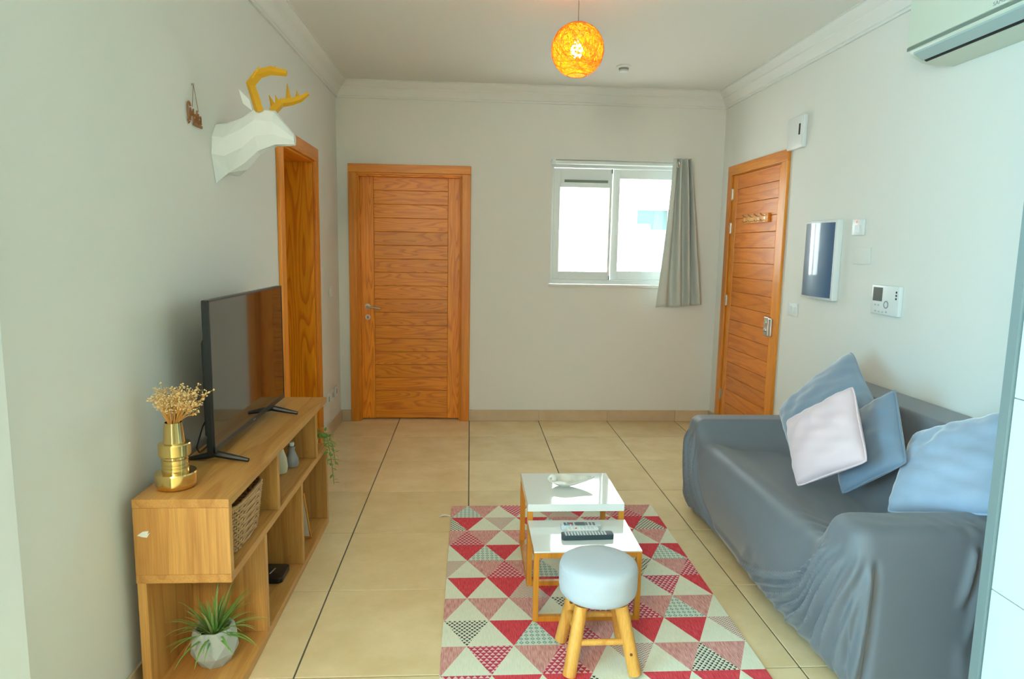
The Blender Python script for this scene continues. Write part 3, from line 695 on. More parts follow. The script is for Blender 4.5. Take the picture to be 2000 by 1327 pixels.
# ------------------------------------------------------------------ low shelf unit for the television
FX, BX = -.752, -1.047
YN, YF, ZT, TB = -3.615, -2.160, .690, .028
tvs = thing('shelf_unit', ((FX+BX)/2, (YN+YF)/2, 0), 'long open oak shelf unit under the television', 'shelf unit')
def bs(name, bx, mat, bv=.0012): return boxp(name, bx, mat, tvs, bevel=bv)
bs('top_board', (BX, FX, YN, YF, ZT-TB, ZT), 'oak_y')
bs('middle_board', (BX, FX, YN, YF, .413, .441), 'oak_y')
bs('bottom_board', (BX, FX, YN+.02, YF, .0, .036), 'oak_y')
epn = bs('end_panel', (BX, FX-.0005, YN, YN+TB, .4415, ZT-TB-.0005), 'oak_z')
dv1 = bs('divider', (BX, FX-.0005, -3.084, -3.053, .4415, ZT-TB-.0005), 'oak_z'); dv2 = bs('divider', (BX, FX-.0005, -2.418, -2.387, .4415, ZT-TB-.0005), 'oak_z')
bs('divider', (BX, FX-.0005, -3.267, -3.237, .0365, .4125), 'oak_z'); dv3 = bs('divider', (BX, FX-.0005, -2.722, -2.691, .0365, .4125), 'oak_z'); epf = bs('end_panel', (BX, FX-.0005, YF-.030, YF, .0365, .4125), 'oak_z')
bs('back_panel', (BX, BX+.028, YN+.005, -3.268, .0365, .4125), 'oak_z'); bs('back_panel', (BX, BX+.012, -3.236, -2.723, .0365, .4125), 'oak_z'); bs('back_panel', (BX, BX+.012, -2.690, YF-.031, .0365, .4125), 'oak_z')
bs('back_panel', (BX, BX+.012, YN+TB+.001, -3.085, .4415, ZT-TB-.0005), 'oak_z'); bs('back_panel', (BX, BX+.012, -3.052, -2.419, .4415, ZT-TB-.0005), 'oak_z')
MAT['cap'] = plain('screw_cap', (.66, .27, .05), .5)
for x, y, z, pp_ in ((-.80, -3.084, .475, dv1), (-.80, -2.418, .47, dv2), (-.81, -2.722, .075, dv3), (-.80, -2.190, .075, epf), (-.80, -3.084, .63, dv1)):
    MB().disc((x, y, z), 1, .008, -.0012, 14).build('screw_cap', 'cap', pp_)
st = MB(); st.add([(-1.036, YN-.0006, .573), (-1.018, YN-.0006, .586), (-1.000, YN-.0006, .588), (-1.004, YN-.0006, .577), (-.996, YN-.0006, .583), (-1.006, YN-.0006, .566), (-1.020, YN-.0006, .568)], [(0, 1, 2, 3, 4, 5, 6)])
so_ = st.build('torn_sticker', 'paper', epn); so_['label'] = 'torn remnant of a white sticker'

# television
tv = thing('television', (-.925, -2.82, ZT), 'flat black television standing on the oak shelf unit', 'television')
TX, TY0, TY1, TZ0, TZ1 = -.920, -3.262, -2.335, .728, 1.284
MB().box(TX-.028, TX-.004, TY0, TY1, TZ0, TZ1).build('housing', 'black', tv, bevel=.004)
MB().prism([(TX-.028, TZ0+.02), (TX-.058, TZ0+.05), (TX-.058, TZ1-.16), (TX-.028, TZ1-.10)], 1, TY0+.06, TY1-.06).build('rear_cover', 'black', tv, bevel=.006)
MB().box(TX-.006, TX-.0015, TY0+.007, TY1-.007, TZ0+.022, TZ1-.007).build('screen', 'screen', tv)
bz = MB(); bz.box(TX-.006, TX, TY0, TY1, TZ0, TZ0+.022); bz.box(TX-.006, TX, TY0, TY1, TZ1-.007, TZ1); bz.box(TX-.006, TX, TY0, TY0+.007, TZ0, TZ1); bz.box(TX-.006, TX, TY1-.007, TY1, TZ0, TZ1)
bzo = bz.build('bezel', 'black', tv, bevel=.001)
MB().box(TX-.0005, TX+.0008, -2.825, -2.795, TZ0+.008, TZ0+.014).build('badge', 'greytxt', bzo)
for y in (-3.235, -2.525):
    f_ = MB(); f_.tube([(-1.025, y+.012, ZT+.0075), (-.965, y+.004, ZT+.019), (TX-.014, y, ZT+.030)], [.0075, .012, .014], 8)
    f_.tube([(TX-.014, y, ZT+.030), (-.875, y-.003, ZT+.019), (-.808, y-.008, ZT+.0075)], [.014, .012, .0075], 8)
    f_.box(TX-.030, TX-.004, y-.022, y+.022, ZT+.026, ZT+.09)
    f_.build('stand_leg', 'black', tv, smooth=True)
cb = MB(); cb.tube([(-.985, -3.1, .86), (-1.0, -3.16, .80), (-1.01, -3.2, .73), (-1.02, -3.15, .697), (-1.03, -2.9, .694), (-1.04, -2.6, .694)], .003, 6)
cb.build('power_cable', 'black', tv, smooth=True)

# gold vase and dried flowers
VX, VY = -.958, -3.500
vz = thing('vase', (VX, VY, ZT), 'stepped glossy gold vase on the near end of the shelf unit', 'vase')
prof = [(.046, 0), (.058, .005), (.0635, .016), (.0640, .050), (.0620, .0545), (.0415, .0565), (.0415, .069), (.0395, .0705), (.0395, .073), (.0415, .0745), (.0415, .080), (.0395, .0815), (.0395, .084), (.0415, .0855), (.0415, .097), (.039, .099), (.038, .106), (.047, .1085), (.0495, .112), (.0495, .147), (.0475, .1505), (.0335, .152), (.0325, .157), (.0278, .214), (.0275, .218), (.0255, .218), (.026, .20), (.028, .16), (.02, .10), (.0, .10)]
MB().lathe(prof, (VX, VY, ZT), 40, cap=False).build('body', 'gold', vz, smooth=True, ang=24)
bq = thing('dried_flowers', (VX, VY, ZT+.2), 'bunch of dried straw-coloured flowers in the gold vase', 'flowers')
rng = random.Random(4); stem = MB(); buds = MB(); oct_ = [(1, 0, 0), (-1, 0, 0), (0, 1, 0), (0, -1, 0), (0, 0, 1), (0, 0, -1)]
of = [(0, 2, 4), (2, 1, 4), (1, 3, 4), (3, 0, 4), (2, 0, 5), (1, 2, 5), (3, 1, 5), (0, 3, 5)]
def bud(p, r): buds.add([(p.x+r*a, p.y+r*b, p.z+r*c) for a, b, c in oct_], of)
for i in range(60):
    a = rng.uniform(0, 2*PI); lean = rng.uniform(.005, .088)*(1.15 if math.cos(a) > 0 else .95)
    p0 = Vector((VX+.012*math.cos(a), VY+.012*math.sin(a), ZT+.115)); p1 = Vector((VX+.018*math.cos(a), VY+.018*math.sin(a), ZT+.218))
    top = Vector((VX+.012+lean*math.cos(a), VY+lean*math.sin(a), ZT+rng.uniform(.262, .322)))
    mid = (p1+top)/2+Vector((rng.uniform(-.004, .004), rng.uniform(-.004, .004), .004))
    stem.tube([p0, p1, mid, top], [.0011, .0011, .0009, .0007], 4, cap=False)
    for k in range(9):
        q = mid.lerp(top, rng.uniform(.0, 1.0)); dr = Vector((rng.gauss(math.cos(a)*.4, .8), rng.gauss(math.sin(a)*.4, .8), rng.uniform(.1, 1.1))).normalized()*rng.uniform(.012, .034)
        stem.tube([q, q+dr], .0005, 3, cap=False); bud(q+dr, rng.uniform(.0024, .0042))
        q2 = q+dr*.6; d2_ = Vector((rng.uniform(-1, 1), rng.uniform(-1, 1), rng.uniform(0, 1))).normalized()*.011
        stem.tube([q2, q2+d2_], .0004, 3, cap=False); bud(q2+d2_, rng.uniform(.0017, .0030))
    bud(top, .0028)
s1 = stem.build('stems', 'straw', bq); s1['kind'] = 'stuff'; s2 = buds.build('buds', 'bud', bq); s2['kind'] = 'stuff'

# wicker basket in the upper near bay
bk = thing('wicker_basket', (-.885, -3.345, .4415), 'woven brown wicker basket in the upper bay of the shelf unit', 'basket')
BXc, BYc = -.888, -3.345
def ring(a, b, z, off, ph, n=96):
    P = []; rr = .045
    for i in range(n):
        t = 2*PI*i/n; c, s_ = math.cos(t), math.sin(t); ex = 2/5.
        x = a*math.copysign(abs(c)**ex, c); y = b*math.copysign(abs(s_)**ex, s_)
        k = 1+(off*math.cos(i*PI/2+ph))/max(a, b)
        P.append((BXc+x*k, BYc+y*k, z))
    return P
for j in range(13):
    z = .447+j*.0125; g_ = 1+.16*j/12
    MB().tube(ring(.100*g_, .150*g_, z,   .0045, (j % 2)*PI), .0056, 6, closed=True).build('strand', 'wicker', bk, smooth=True)
MB().tube(ring(.118, .176, .447+13*.0125, .001, 0), .0065, 6, closed=True).build('rim', 'wicker', bk, smooth=True)
n = 32
for i in range(n):
    t = 2*PI*(i+.25)/n; c, s_ = math.cos(t), math.sin(t); ex = 2/5.
    x = math.copysign(abs(c)**ex, c); y = math.copysign(abs(s_)**ex, s_)
    MB().tube([(BXc+.1*x, BYc+.15*y, .443), (BXc+.117*x, BYc+.175*y, .608)], .003, 5).build('stake', 'wickerd', bk)
MB().prism([(p[0], p[1]) for p in ring(.097, .147, 0, 0, 0, 40)], 2, .4425, .447).build('base', 'wickerd', bk)

# glass jar and cream bottle in the upper far bay
j1 = thing('cream_jar', (-.858, -2.64, .4415), 'cream candle jar behind the upper shelf divider', 'jar')
MB().lathe([(.024, 0), (.030, .004), (.034, .03), (.030, .07), (.020, .10), (.016, .115), (.017, .125), (.0, .125)], (-.866, -2.64, .4415), 24).build('body', 'cream', j1, smooth=True)
MB().lathe([(.018, 0), (.019, .004), (.019, .016), (.0, .018)], (-.866, -2.64, .567), 20).build('lid', 'cream', j1, smooth=True)
j2 = thing('glass_carafe', (-.838, -2.545, .4415), 'small smoked glass carafe with narrow neck beside the cream jar', 'carafe')
MB().lathe([(.024, 0), (.030, .003), (.033, .022), (.030, .042), (.020, .064), (.0155, .078), (.017, .098), (.015, .098), (.014, .078), (.0, .075)], (-.838, -2.545, .4415), 24, cap=False).build('body', 'glassgrey', j2, smooth=True)
MB().lathe([(.011, 0), (.013, .007), (.013, .018), (.0, .021)], (-.838, -2.545, .5405), 16).build('stopper', 'white', j2, smooth=True)

# black set-top box in the lower bay
rb = thing('set_top_box', (-.86, -2.86, .0365), 'small black set-top box on the bottom shelf', 'set-top box')
def rrect(cx, cy, a, b, r, n=6):
    P = []
    for sx, sy, st_ in ((1, 1, 0), (-1, 1, PI/2), (-1, -1, PI), (1, -1, 3*PI/2)):
        for i in range(n+1): t = st_+PI/2*i/n; P.append((cx+sx*(a-r)+r*math.cos(t), cy+sy*(b-r)+r*math.sin(t)))
    return P
MB().prism(rrect(-.868, -2.835, .070, .070, .022), 2, .0375, .062).build('case', 'black', rb, bevel=.004, smooth=True)
lg = MB(); 
for i in range(6):
    t = i/5; lg.box(-.864+.030*t*.3, -.858+.030*t*.3, -2.862+.045*t, -2.855+.045*t, .0622, .0626)
lg.build('logo', 'keys', rb)

# picture frame leaning in the lower far bay
pf = thing('picture_frame', (-.83, -2.5, .0365), 'thin framed white picture leaning in the lower far bay', 'picture frame')
def lean(a, b, c): # a along depth(X), b up, c thickness -> leaning toward the lower divider
    th = math.radians(24); return (-.985+a, -2.435-.0-b*math.sin(th)-c*math.cos(th), .0385+b*math.cos(th)-c*math.sin(th)*-1)
def lbox(a0, a1, b0, b1, c0, c1):
    mb = MB(); q = [lean(a, b, c) for a in (a0, a1) for b in (b0, b1) for c in (c0, c1)]
    return mb.add(q, [(0, 1, 3, 2), (4, 6, 7, 5), (0, 4, 5, 1), (2, 3, 7, 6), (0, 2, 6, 4), (1, 5, 7, 3)])
FWd, FH = .205, .30
lbox(.004, FWd-.004, .004, FH-.004, .001, .010).build('picture', 'paper', pf)
for b_ in ((0, FWd, 0, .007, 0, .012), (0, FWd, FH-.007, FH, 0, .012), (0, .007, .007, FH-.007, 0, .012), (FWd-.007, FWd, .007, FH-.007, 0, .012)): lbox(*b_).build('frame_bar', 'pine', pf, bevel=.001)

# air plant in a faceted pot, lower near bay
PX, PY, PZ = -.880, -3.445, .0365
pot = thing('faceted_pot', (PX, PY, PZ), 'faceted pale concrete pot in the open near bay', 'pot')
mb = MB(); vs = []; fs = []
rings = [(.050, 0, 0, 8), (.078, .045, .5, 8), (.080, .088, 0, 8), (.066, .133, .5, 8)]
for r, z, o, n in rings:
    for i in range(n): a = 2*PI*(i+o)/n; vs.append((PX+r*math.cos(a), PY+r*math.sin(a), PZ+z))
for k in range(3):
    o = rings[k][2]
    for i in range(8):
        a, b = k*8+i, k*8+(i+1) % 8; c, d = (k+1)*8+i, (k+1)*8+(i+1) % 8
        if o == 0: fs += [(a, b, c), (b, d, c)]
        else: fs += [(a, b, d), (a, d, c)]
fs.append(tuple(range(8))[::-1])
n0 = len(vs)
for i in range(8): a = 2*PI*(i+.5)/8; vs.append((PX+.058*math.cos(a), PY+.058*math.sin(a), PZ+.131))
for i in range(8): a = 2*PI*(i+.5)/8; vs.append((PX+.056*math.cos(a), PY+.056*math.sin(a), PZ+.095))
for i in range(8):
    j = (i+1) % 8; fs += [(24+i, 24+j, n0+j, n0+i), (n0+i, n0+j, n0+8+j, n0+8+i)]
mb.add(vs, fs); mb.build('body', 'concrete', pot)
MB().prism([(PX+.057*math.cos(2*PI*(i+.5)/8), PY+.057*math.sin(2*PI*(i+.5)/8)) for i in range(8)], 2, PZ+.09, PZ+.098).build('soil', 'soil', pot)
ap = thing('air_plant', (PX, PY, PZ+.098), 'spiky green air plant growing from the faceted pot', 'plant')
rng = random.Random(11)
for i in range(96):
    a = rng.uniform(0, 2*PI); el = rng.uniform(.25, 1.45); ln = rng.uniform(.13, .235)*(1 if el < 1 else .9); wd = rng.uniform(.003, .0062)
    if math.cos(a) < -.3: ln *= .82
    if math.sin(a) > .2: ln *= .9
    p = Vector((PX+.008*math.cos(a), PY+.008*math.sin(a), PZ+.099)); d = Vector((math.cos(a)*math.cos(el), math.sin(a)*math.cos(el), math.sin(el)))
    sdv = Vector((-math.sin(a), math.cos(a), 0)); vs = []; fs = []; m_ = 9; droop = rng.uniform(.6, 1.5); sw = rng.uniform(-.3, .3)
    for k in range(m_+1):
        t = k/m_; wv = wd*(1-t)**.8+.0004
        vs += [p-sdv*wv, p+Vector((0, 0, -.0015*(1-t))), p+sdv*wv]
        d = (d+Vector((0, 0, -droop*.16*(t+.1)))+sdv*sw*.1).normalized(); p = p+d*(ln/m_)
        if p.z < PZ+.004: p.z = PZ+.004
        if p.x < BX+.034: p.x = BX+.034
        if p.y > -3.272: p.y = -3.272
    for k in range(m_): b_ = k*3; fs += [(b_, b_+1, b_+4, b_+3), (b_+1, b_+2, b_+5, b_+4)]
    MB().add(vs, fs).build('leaf', 'blade' if rng.random() < .72 else 'blade2', ap, smooth=True, ang=80)

# trailing plant at the far end of the middle board
iv = thing('trailing_plant', (-.80, -2.27, .4415), 'small trailing leafy plant hanging from the far end of the shelf unit', 'plant')
MB().lathe([(.026, 0), (.034, .003), (.040, .05), (.042, .055), (.038, .055), (.036, .045), (.0, .045)], (-.815, -2.275, .4415), 20).build('pot', 'white', iv, smooth=True)
rng = random.Random(21)
def leaf_mesh():
    vs = []; fs = []; prof = [(0, 0), (.25, .30), (.5, .40), (.75, .28), (1, 0)]
    for t, w_ in prof: vs += [(t, -w_*.5, .05*math.sin(t*PI)), (t, 0, .12*math.sin(t*PI)-.05*t), (t, w_*.5, .05*math.sin(t*PI))]
    for k in range(4): b_ = k*3; fs += [(b_, b_+1, b_+4, b_+3), (b_+1, b_+2, b_+5, b_+4)]
    me = bpy.data.meshes.new('leaf'); me.from_pydata(vs, [], fs); me.materials.append(MAT['leaf']); return me
lm = leaf_mesh()
def put_leaf(p, d, s_):
    o = bpy.data.objects.new('leaf', lm); COL.objects.link(o); o.parent = iv; o.location = Vector(p)-ORG[iv.name]
    q = Vector(d).to_track_quat('X', 'Z'); o.rotation_mode = 'QUATERNION'; o.rotation_quaternion = q; o.scale = (s_, s_, s_)
trails = [[(-.80, -2.275, .49), (-.765, -2.262, .525), (-.735, -2.255, .505), (-.722, -2.25, .43), (-.712, -2.246, .34), (-.704, -2.243, .245)],
          [(-.81, -2.28, .49), (-.77, -2.30, .53), (-.742, -2.29, .51), (-.733, -2.28, .44), (-.728, -2.275, .36)],
          [(-.80, -2.26, .49), (-.76, -2.23, .52), (-.728, -2.215, .49), (-.708, -2.21, .41), (-.70, -2.215, .34)],
          [(-.81, -2.27, .49), (-.785, -2.29, .545), (-.75, -2.31, .535), (-.735, -2.31, .47)]]
for tr_ in trails:
    MB().tube(tr_, .0014, 5).build('stem', 'leaf', iv, smooth=True)
    for a, b in zip(tr_[1:-1], tr_[2:]):
        a, b = Vector(a), Vector(b)
        for k in range(6):
            p = a.lerp(b, (k+.5)/6); az = rng.uniform(-2.0, 1.6); put_leaf(p, (math.cos(az), math.sin(az)*.8, rng.uniform(-.6, .3)), rng.uniform(.022, .036))
for k in range(22):
    p = Vector((-.785+rng.uniform(-.03, .05), -2.28+rng.uniform(-.04, .05), .515+rng.uniform(-.02, .035))); az = rng.uniform(-PI, PI); put_leaf(p, (math.cos(az), math.sin(az), rng.uniform(-.2, .8)), rng.uniform(.024, .036))

# ------------------------------------------------------------------ nesting tables
t1 = thing('side_table', (.475, -2.66, .0065), 'taller white-topped nesting table with wooden legs holding the shell dish', 'table', 'nesting tables on the rug')
ax0, ax1, ay0, ay1, h1 = .258, .688, -2.868, -2.455, .372
MB().box(ax0, ax1, ay0, ay1, h1-.034, h1).build('table_top', 'gloss', t1, bevel=.002)
lw = .024
for x in (ax0, ax1-lw):
    for y in (ay0, ay1-lw): boxp('leg', (x, x+lw, y, y+lw, .0065, h1-.0345), 'bamboo', t1)
    boxp('floor_rail', (x, x+lw, ay0+lw, ay1-lw, .0065, .0065+lw), 'bamboo', t1)
t2 = thing('side_table', (.475, -3.02, .0065), 'lower white-topped nesting table with wooden frame holding the remote controls', 'table', 'nesting tables on the rug')
bx0, bx1, by0, by1, h2 = .258, .690, -3.185, -2.875, .302
MB().box(bx0, bx1, by0, by1, h2-.006, h2).build('table_top', 'gloss', t2, bevel=.0012)
lw = .022
for x in (bx0, bx1-lw):
    for y in (by0, by1-lw): boxp('leg', (x, x+lw, y, y+lw, .0065, h2-.0065), 'bamboo', t2)
    boxp('top_rail', (x, x+lw, by0+lw, by1-lw, h2-.0065-lw, h2-.0065), 'bamboo', t2)
for y in (by0, by1-lw):
    boxp('top_rail', (bx0+lw, bx1-lw, y, y+lw, h2-.0065-lw, h2-.0065), 'bamboo', t2); boxp('floor_rail', (bx0+lw, bx1-lw, y, y+lw, .0065, .0065+lw), 'bamboo', t2)

# shell dish
ds = thing('shell_dish', (.46, -2.63, h1), 'pearly shell-shaped dish with a rolled handle and pointed tip', 'dish')
mb = MB(); vs = []; fs = []; nu, nv = 30, 14
out = []
for i in range(nu):
    a = 2*PI*i/nu; c, s_ = math.cos(a), math.sin(a)
    rx = .075+.065*max(0, c)**6; ry = .068+.012*max(0, s_)**5
    out.append((rx*c, ry*s_))
for k in range(nv+1):
    t = k/nv
    for x, y in out: vs.append((.452+x*t, -2.64+y*t, h1+.0055+.026*t**2.6+(.012*max(0, x/.14)**2*t)))
for k in range(nv):
    for i in range(nu): j = (i+1) % nu; fs.append((k*nu+i, k*nu+j, (k+1)*nu+j, (k+1)*nu+i))
mb.add(vs, fs); o = mb.build('bowl', 'pearl', ds, smooth=True, ang=80); sd = o.modifiers.new('thickness', 'SOLIDIFY'); sd.thickness = .004; sd.offset = -1
sp = [(.388+.016*math.cos(a)*(1-i*.035), -2.64, h1+.036+.017*math.sin(a)*(1-i*.035)) for i, a in enumerate([-.5+i*.42 for i in range(20)])]
MB().tube(sp, [.010-.0003*i for i in range(20)], 8).build('handle', 'pearl', ds, smooth=True)
MB().lathe([(.022, 0), (.024, .003), (.02, .006), (0, .006)], (.452, -2.64, h1+.0005), 20).build('foot', 'pearl', ds, smooth=True)

# remote controls
def remote(name, c, ang, ln, wd, th, body, key, label, rows, cols, z, extra=None):
    root = thing(name, (c[0], c[1], z), label, 'remote control', 'remote controls on the low table')
    ca, sa = math.cos(ang), math.sin(ang); R = lambda a, b: (c[0]+a*ca-b*sa, c[1]+a*sa+b*ca)
    case = MB().prism([R(*p) for p in rrect(0, 0, ln/2, wd/2, wd*.22)], 2, z+.0005, z+th).build('case', body, root, bevel=.002, smooth=True)
    kb = MB(); kl = ln*.82/rows; kw = wd*.8/cols
    for i in range(rows):
        for j in range(cols):
            a, b = -ln*.45+kl*(i+.5), -wd*.4+kw*(j+.5)
            kb.prism([R(a+sx*kl*.30, b+sy*kw*.30) for sx, sy in ((-1, -1), (1, -1), (1, 1), (-1, 1))], 2, z+th-.0002, z+th+.0012)
    ko = kb.build('keys', key, case); ko['kind'] = 'stuff'
    if extra: extra(case, R, z+th)
def ex_back(root, R, z):
    MB().prism([R(a, b) for a, b in ((-.02, -.016), (.018, -.016), (.018, .016), (-.02, .016))], 2, z, z+.0016).build('display', 'remote_d', root)
    MB().prism([R(a, b) for a, b in ((-.065, -.014), (-.052, -.014), (-.052, -.002), (-.065, -.002))], 2, z, z+.0018).build('key_blue', 'bluekey', root)
    MB().prism([R(a, b) for a, b in ((-.048, .0), (-.038, .0), (-.038, .012), (-.048, .012))], 2, z, z+.0018).build('key_red', 'redkey', root)
def ex_mid(root, R, z): MB().prism([R(a, b) for a, b in ((-.032, -.004), (-.024, -.004), (-.024, .004), (-.032, .004))], 2, z, z+.0018).build('key_red', 'redkey', root)
remote('remote_control', (.478, -2.966), .0, .170, .040, .020, 'silverp', 'remote_d', 'silver remote control with dark display at the back of the trio', 9, 3, h2, ex_back)
remote('remote_control', (.478, -3.010), .04, .135, .036, .020, 'white', 'keys', 'short white remote control lying between two longer ones', 7, 3, h2, ex_mid)
remote('remote_control', (.490, -3.062), .03, .215, .046, .020, 'remote_d', 'keys', 'long dark remote control with pale keys nearest the stool', 14, 4, h2)

# ------------------------------------------------------------------ stool
sx_, sy_ = .465, -3.430
sl_ = thing('stool', (sx_, sy_, .0065), 'round stool with pale grey fabric seat and four pine legs', 'stool')
R_ = .140; zt = .388; zb = .262
prof = [(.0, zb), (.10, zb), (.128, zb+.004), (.137, zb+.016), (R_, zb+.035), (R_, zt-.040), (.1405, zt-.034), (.1385, zt-.030), (.1395, zt-.026), (.135, zt-.012), (.122, zt-.003), (.09, zt+.003), (.05, zt+.0045), (0, zt+.005)]
MB().lathe(prof, (sx_, sy_, 0), 56, cap=False).build('seat', 'stool', sl_, smooth=True, ang=60)
MB().lathe([(0, zb-.012), (.09, zb-.012), (.092, zb), (0, zb)], (sx_, sy_, 0), 40, cap=False).build('seat_base', 'pine', sl_, smooth=True)
legs = []
for a_, b_ in ((-1, -1), (1, -1), (-1, 1), (1, 1)):
    top = Vector((sx_+a_*.070, sy_+b_*.070, zb-.012)); bot = Vector((sx_+a_*.116+.004, sy_+b_*.110, .0140)); legs.append((top, bot))
    lo_ = MB().tube([top, bot], [.0235, .0235], 18).build('leg', 'pine', sl_, smooth=True); legs[-1] += (lo_,)
def lp(i, z): t, b = legs[i][:2]; k = (t.z-z)/(t.z-b.z); return t.lerp(b, k)
MB().tube([lp(0, .125), lp(1, .125)], .011, 12).build('stretcher', 'pine', sl_, smooth=True); MB().tube([lp(2, .125), lp(3, .125)], .011, 12).build('stretcher', 'pine', sl_, smooth=True)
MB().tube([lp(0, .15), lp(2, .15)], .011, 12).build('stretcher', 'pine', sl_, smooth=True); MB().tube([lp(1, .15), lp(3, .15)], .011, 12).build('stretcher', 'pine', sl_, smooth=True)
for i, z, r in ((2, .19, .007), (1, .09, .005)):
    c = lp(i, z)+Vector((-.004 if i == 2 else -.003, -.0215, .004)); MB().disc((c.x, c.y, c.z), 1, r, -.0032, 12).build('knot', 'knot', legs[i][2])

# ------------------------------------------------------------------ pendant lamp
LC = Vector((.535, -2.10, 2.494)); LR = .1335
pl = thing('pendant_lamp', tuple(LC), 'glowing orange twine ball pendant lamp hanging from the ceiling', 'lamp')
mb = MB(); prof = []
for i in range(41):
    a = -PI/2+.38+(PI-.38-.16)*i/40; prof.append((LR*math.cos(a), LR*math.sin(a)))
mb.lathe(prof, LC, 64, cap=False); sho = mb.build('shade', 'shade', pl, smooth=True, ang=80)
th = MB(); rng = random.Random(5); cnt = 0
while cnt < 150:
    nrm = Vector((rng.gauss(0, 1), rng.gauss(0, 1), rng.gauss(0, .55))).normalized(); off = rng.uniform(-.9, .9)*LR; rad = math.sqrt(LR*LR-off*off)*1.006
    a = nrm.orthogonal().normalized(); b = nrm.cross(a); P = [LC+nrm*off+(a*math.cos(t)+b*math.sin(t))*rad for t in [2*PI*k/40 for k in range(40)]]
    if min(p.z for p in P) < LC.z-LR*.925 or max(p.z for p in P) > LC.z+LR*.985: continue
    th.tube(P, .0007, 3, closed=True); cnt += 1
o = th.build('twine', 'twine', sho); o['kind'] = 'stuff'
r_ = LR*.372; zz = LC.z-LR*.928
MB().tube([(LC.x+r_*math.cos(a), LC.y+r_*math.sin(a), zz) for a in [2*PI*k/40 for k in range(40)]], .0025, 6, closed=True).build('shade_rim', 'twine', sho, smooth=True)
MB().lathe([(.004, -.034), (.018, -.030), (.029, -.015), (.032, 0), (.028, .016), (.016, .034), (.013, .042)], (LC.x-.004, LC.y, LC.z-.006), 20).build('bulb', 'bulb', pl, smooth=True)
MB().lathe([(.015, .0), (.018, .002), (.018, .055), (.006, .062)], (LC.x, LC.y, LC.z+.038), 16).build('bulb_holder', 'white', pl, smooth=True)
MB().tube([(LC.x, LC.y, LC.z+.098), (LC.x, LC.y, ZC-.03)], .0016, 8).build('cord', 'string', pl, smooth=True)
MB().lathe([(.008, -.045), (.03, -.030), (.045, -.006), (.045, 0)], (LC.x, LC.y, ZC-.0005), 24).build('ceiling_rose', 'white', pl, smooth=True)

# smoke detector
sdct = thing('smoke_detector', (1.075, -.73, ZC), 'small round white smoke detector on the ceiling', 'smoke detector')
MB().lathe([(.054, 0), (.054, -.010), (.046, -.014), (.0, -.014)], (1.075, -.73, ZC-.0003), 32, cap=False).build('base', 'white', sdct, smooth=True)
MB().lathe([(.036, -.0143), (.034, -.026), (.026, -.030)], (1.075, -.73, ZC), 28, cap=False).build('vent_band', 'greytxt', sdct, smooth=True)
MB().lathe([(.030, -.024), (.034, -.030), (.030, -.038), (.016, -.043), (0, -.044)], (1.075, -.73, ZC), 28, cap=False).build('cap', 'white', sdct, smooth=True)

# ------------------------------------------------------------------ air conditioner
AY1, AY0 = -2.685, -3.52
ac = thing('air_conditioner', (XR-.1, (AY0+AY1)/2, 2.31), 'pale wall-mounted air conditioner high on the right wall', 'air conditioner')
def W2(d, z): return (XR-d, z)
body = [(.001, 2.605), (.17, 2.605), (.197, 2.594), (.206, 2.57), (.206, 2.362), (.200, 2.352), (.186, 2.340), (.145, 2.318), (.115, 2.310), (.001, 2.308)]
def rounded(poly, ya, yb, inset, dr):
    """extrusion with softened ends"""
    mb = MB(); secs = [(ya, 1), (ya-dr*.35, .35), (ya-dr, 0), (yb+dr, 0), (yb+dr*.35, .35), (yb, 1)]
    cx = sum(p[0] for p in poly)/len(poly); cz = sum(p[1] for p in poly)/len(poly); vs = []; fs = []; n = len(poly)
    for y, k in secs:
        for d, z in poly:
            vs.append((XR-(d-(inset*k if d > .02 else 0)), y, z-(inset*k if z > cz else -inset*k)))
    for i in range(len(secs)-1):
        for k in range(n): l = (k+1) % n; fs.append((i*n+k, i*n+l, (i+1)*n+l, (i+1)*n+k))
    fs += [tuple(range(n)), tuple(range((len(secs)-1)*n, len(secs)*n))]
    return mb.add(vs, fs)
rounded(body, AY1, AY0, .016, .035).build('body', 'acb', ac, smooth=True, ang=30)
fpn = MB().prism([(XR-.2064, 2.590), (XR-.2115, 2.575), (XR-.2115, 2.384), (XR-.2064, 2.382)], 1, AY1-.016, AY0+.016).build('front_panel', 'acb', ac, bevel=.0015)
MB().prism([(XR-.205, 2.3815), (XR-.2078, 2.3815), (XR-.2078, 2.368), (XR-.205, 2.368)], 1, AY1-.010, AY0+.010).build('groove', 'acg', ac)
MB().prism([(XR-.2035, 2.3555), (XR-.2015, 2.348), (XR-.160, 2.3225), (XR-.152, 2.325), (XR-.158, 2.335), (XR-.196, 2.353)], 1, AY1-.05, AY0+.05).build('louver', 'acl', ac, bevel=.001)
MB().prism([(XR-.1575, 2.3235), (XR-.1505, 2.3185), (XR-.1455, 2.3165), (XR-.1455, 2.325), (XR-.152, 2.330)], 1, AY1-.058, AY0+.06).build('air_slot', 'dark', ac)
tx = text_mb('SAMSUNG', .020, .0008, lambda a, b, c: (XR-.2119-c, -3.19-a, 2.392+b), sx=1.25)
tx.build('lettering', 'greytxt', fpn)

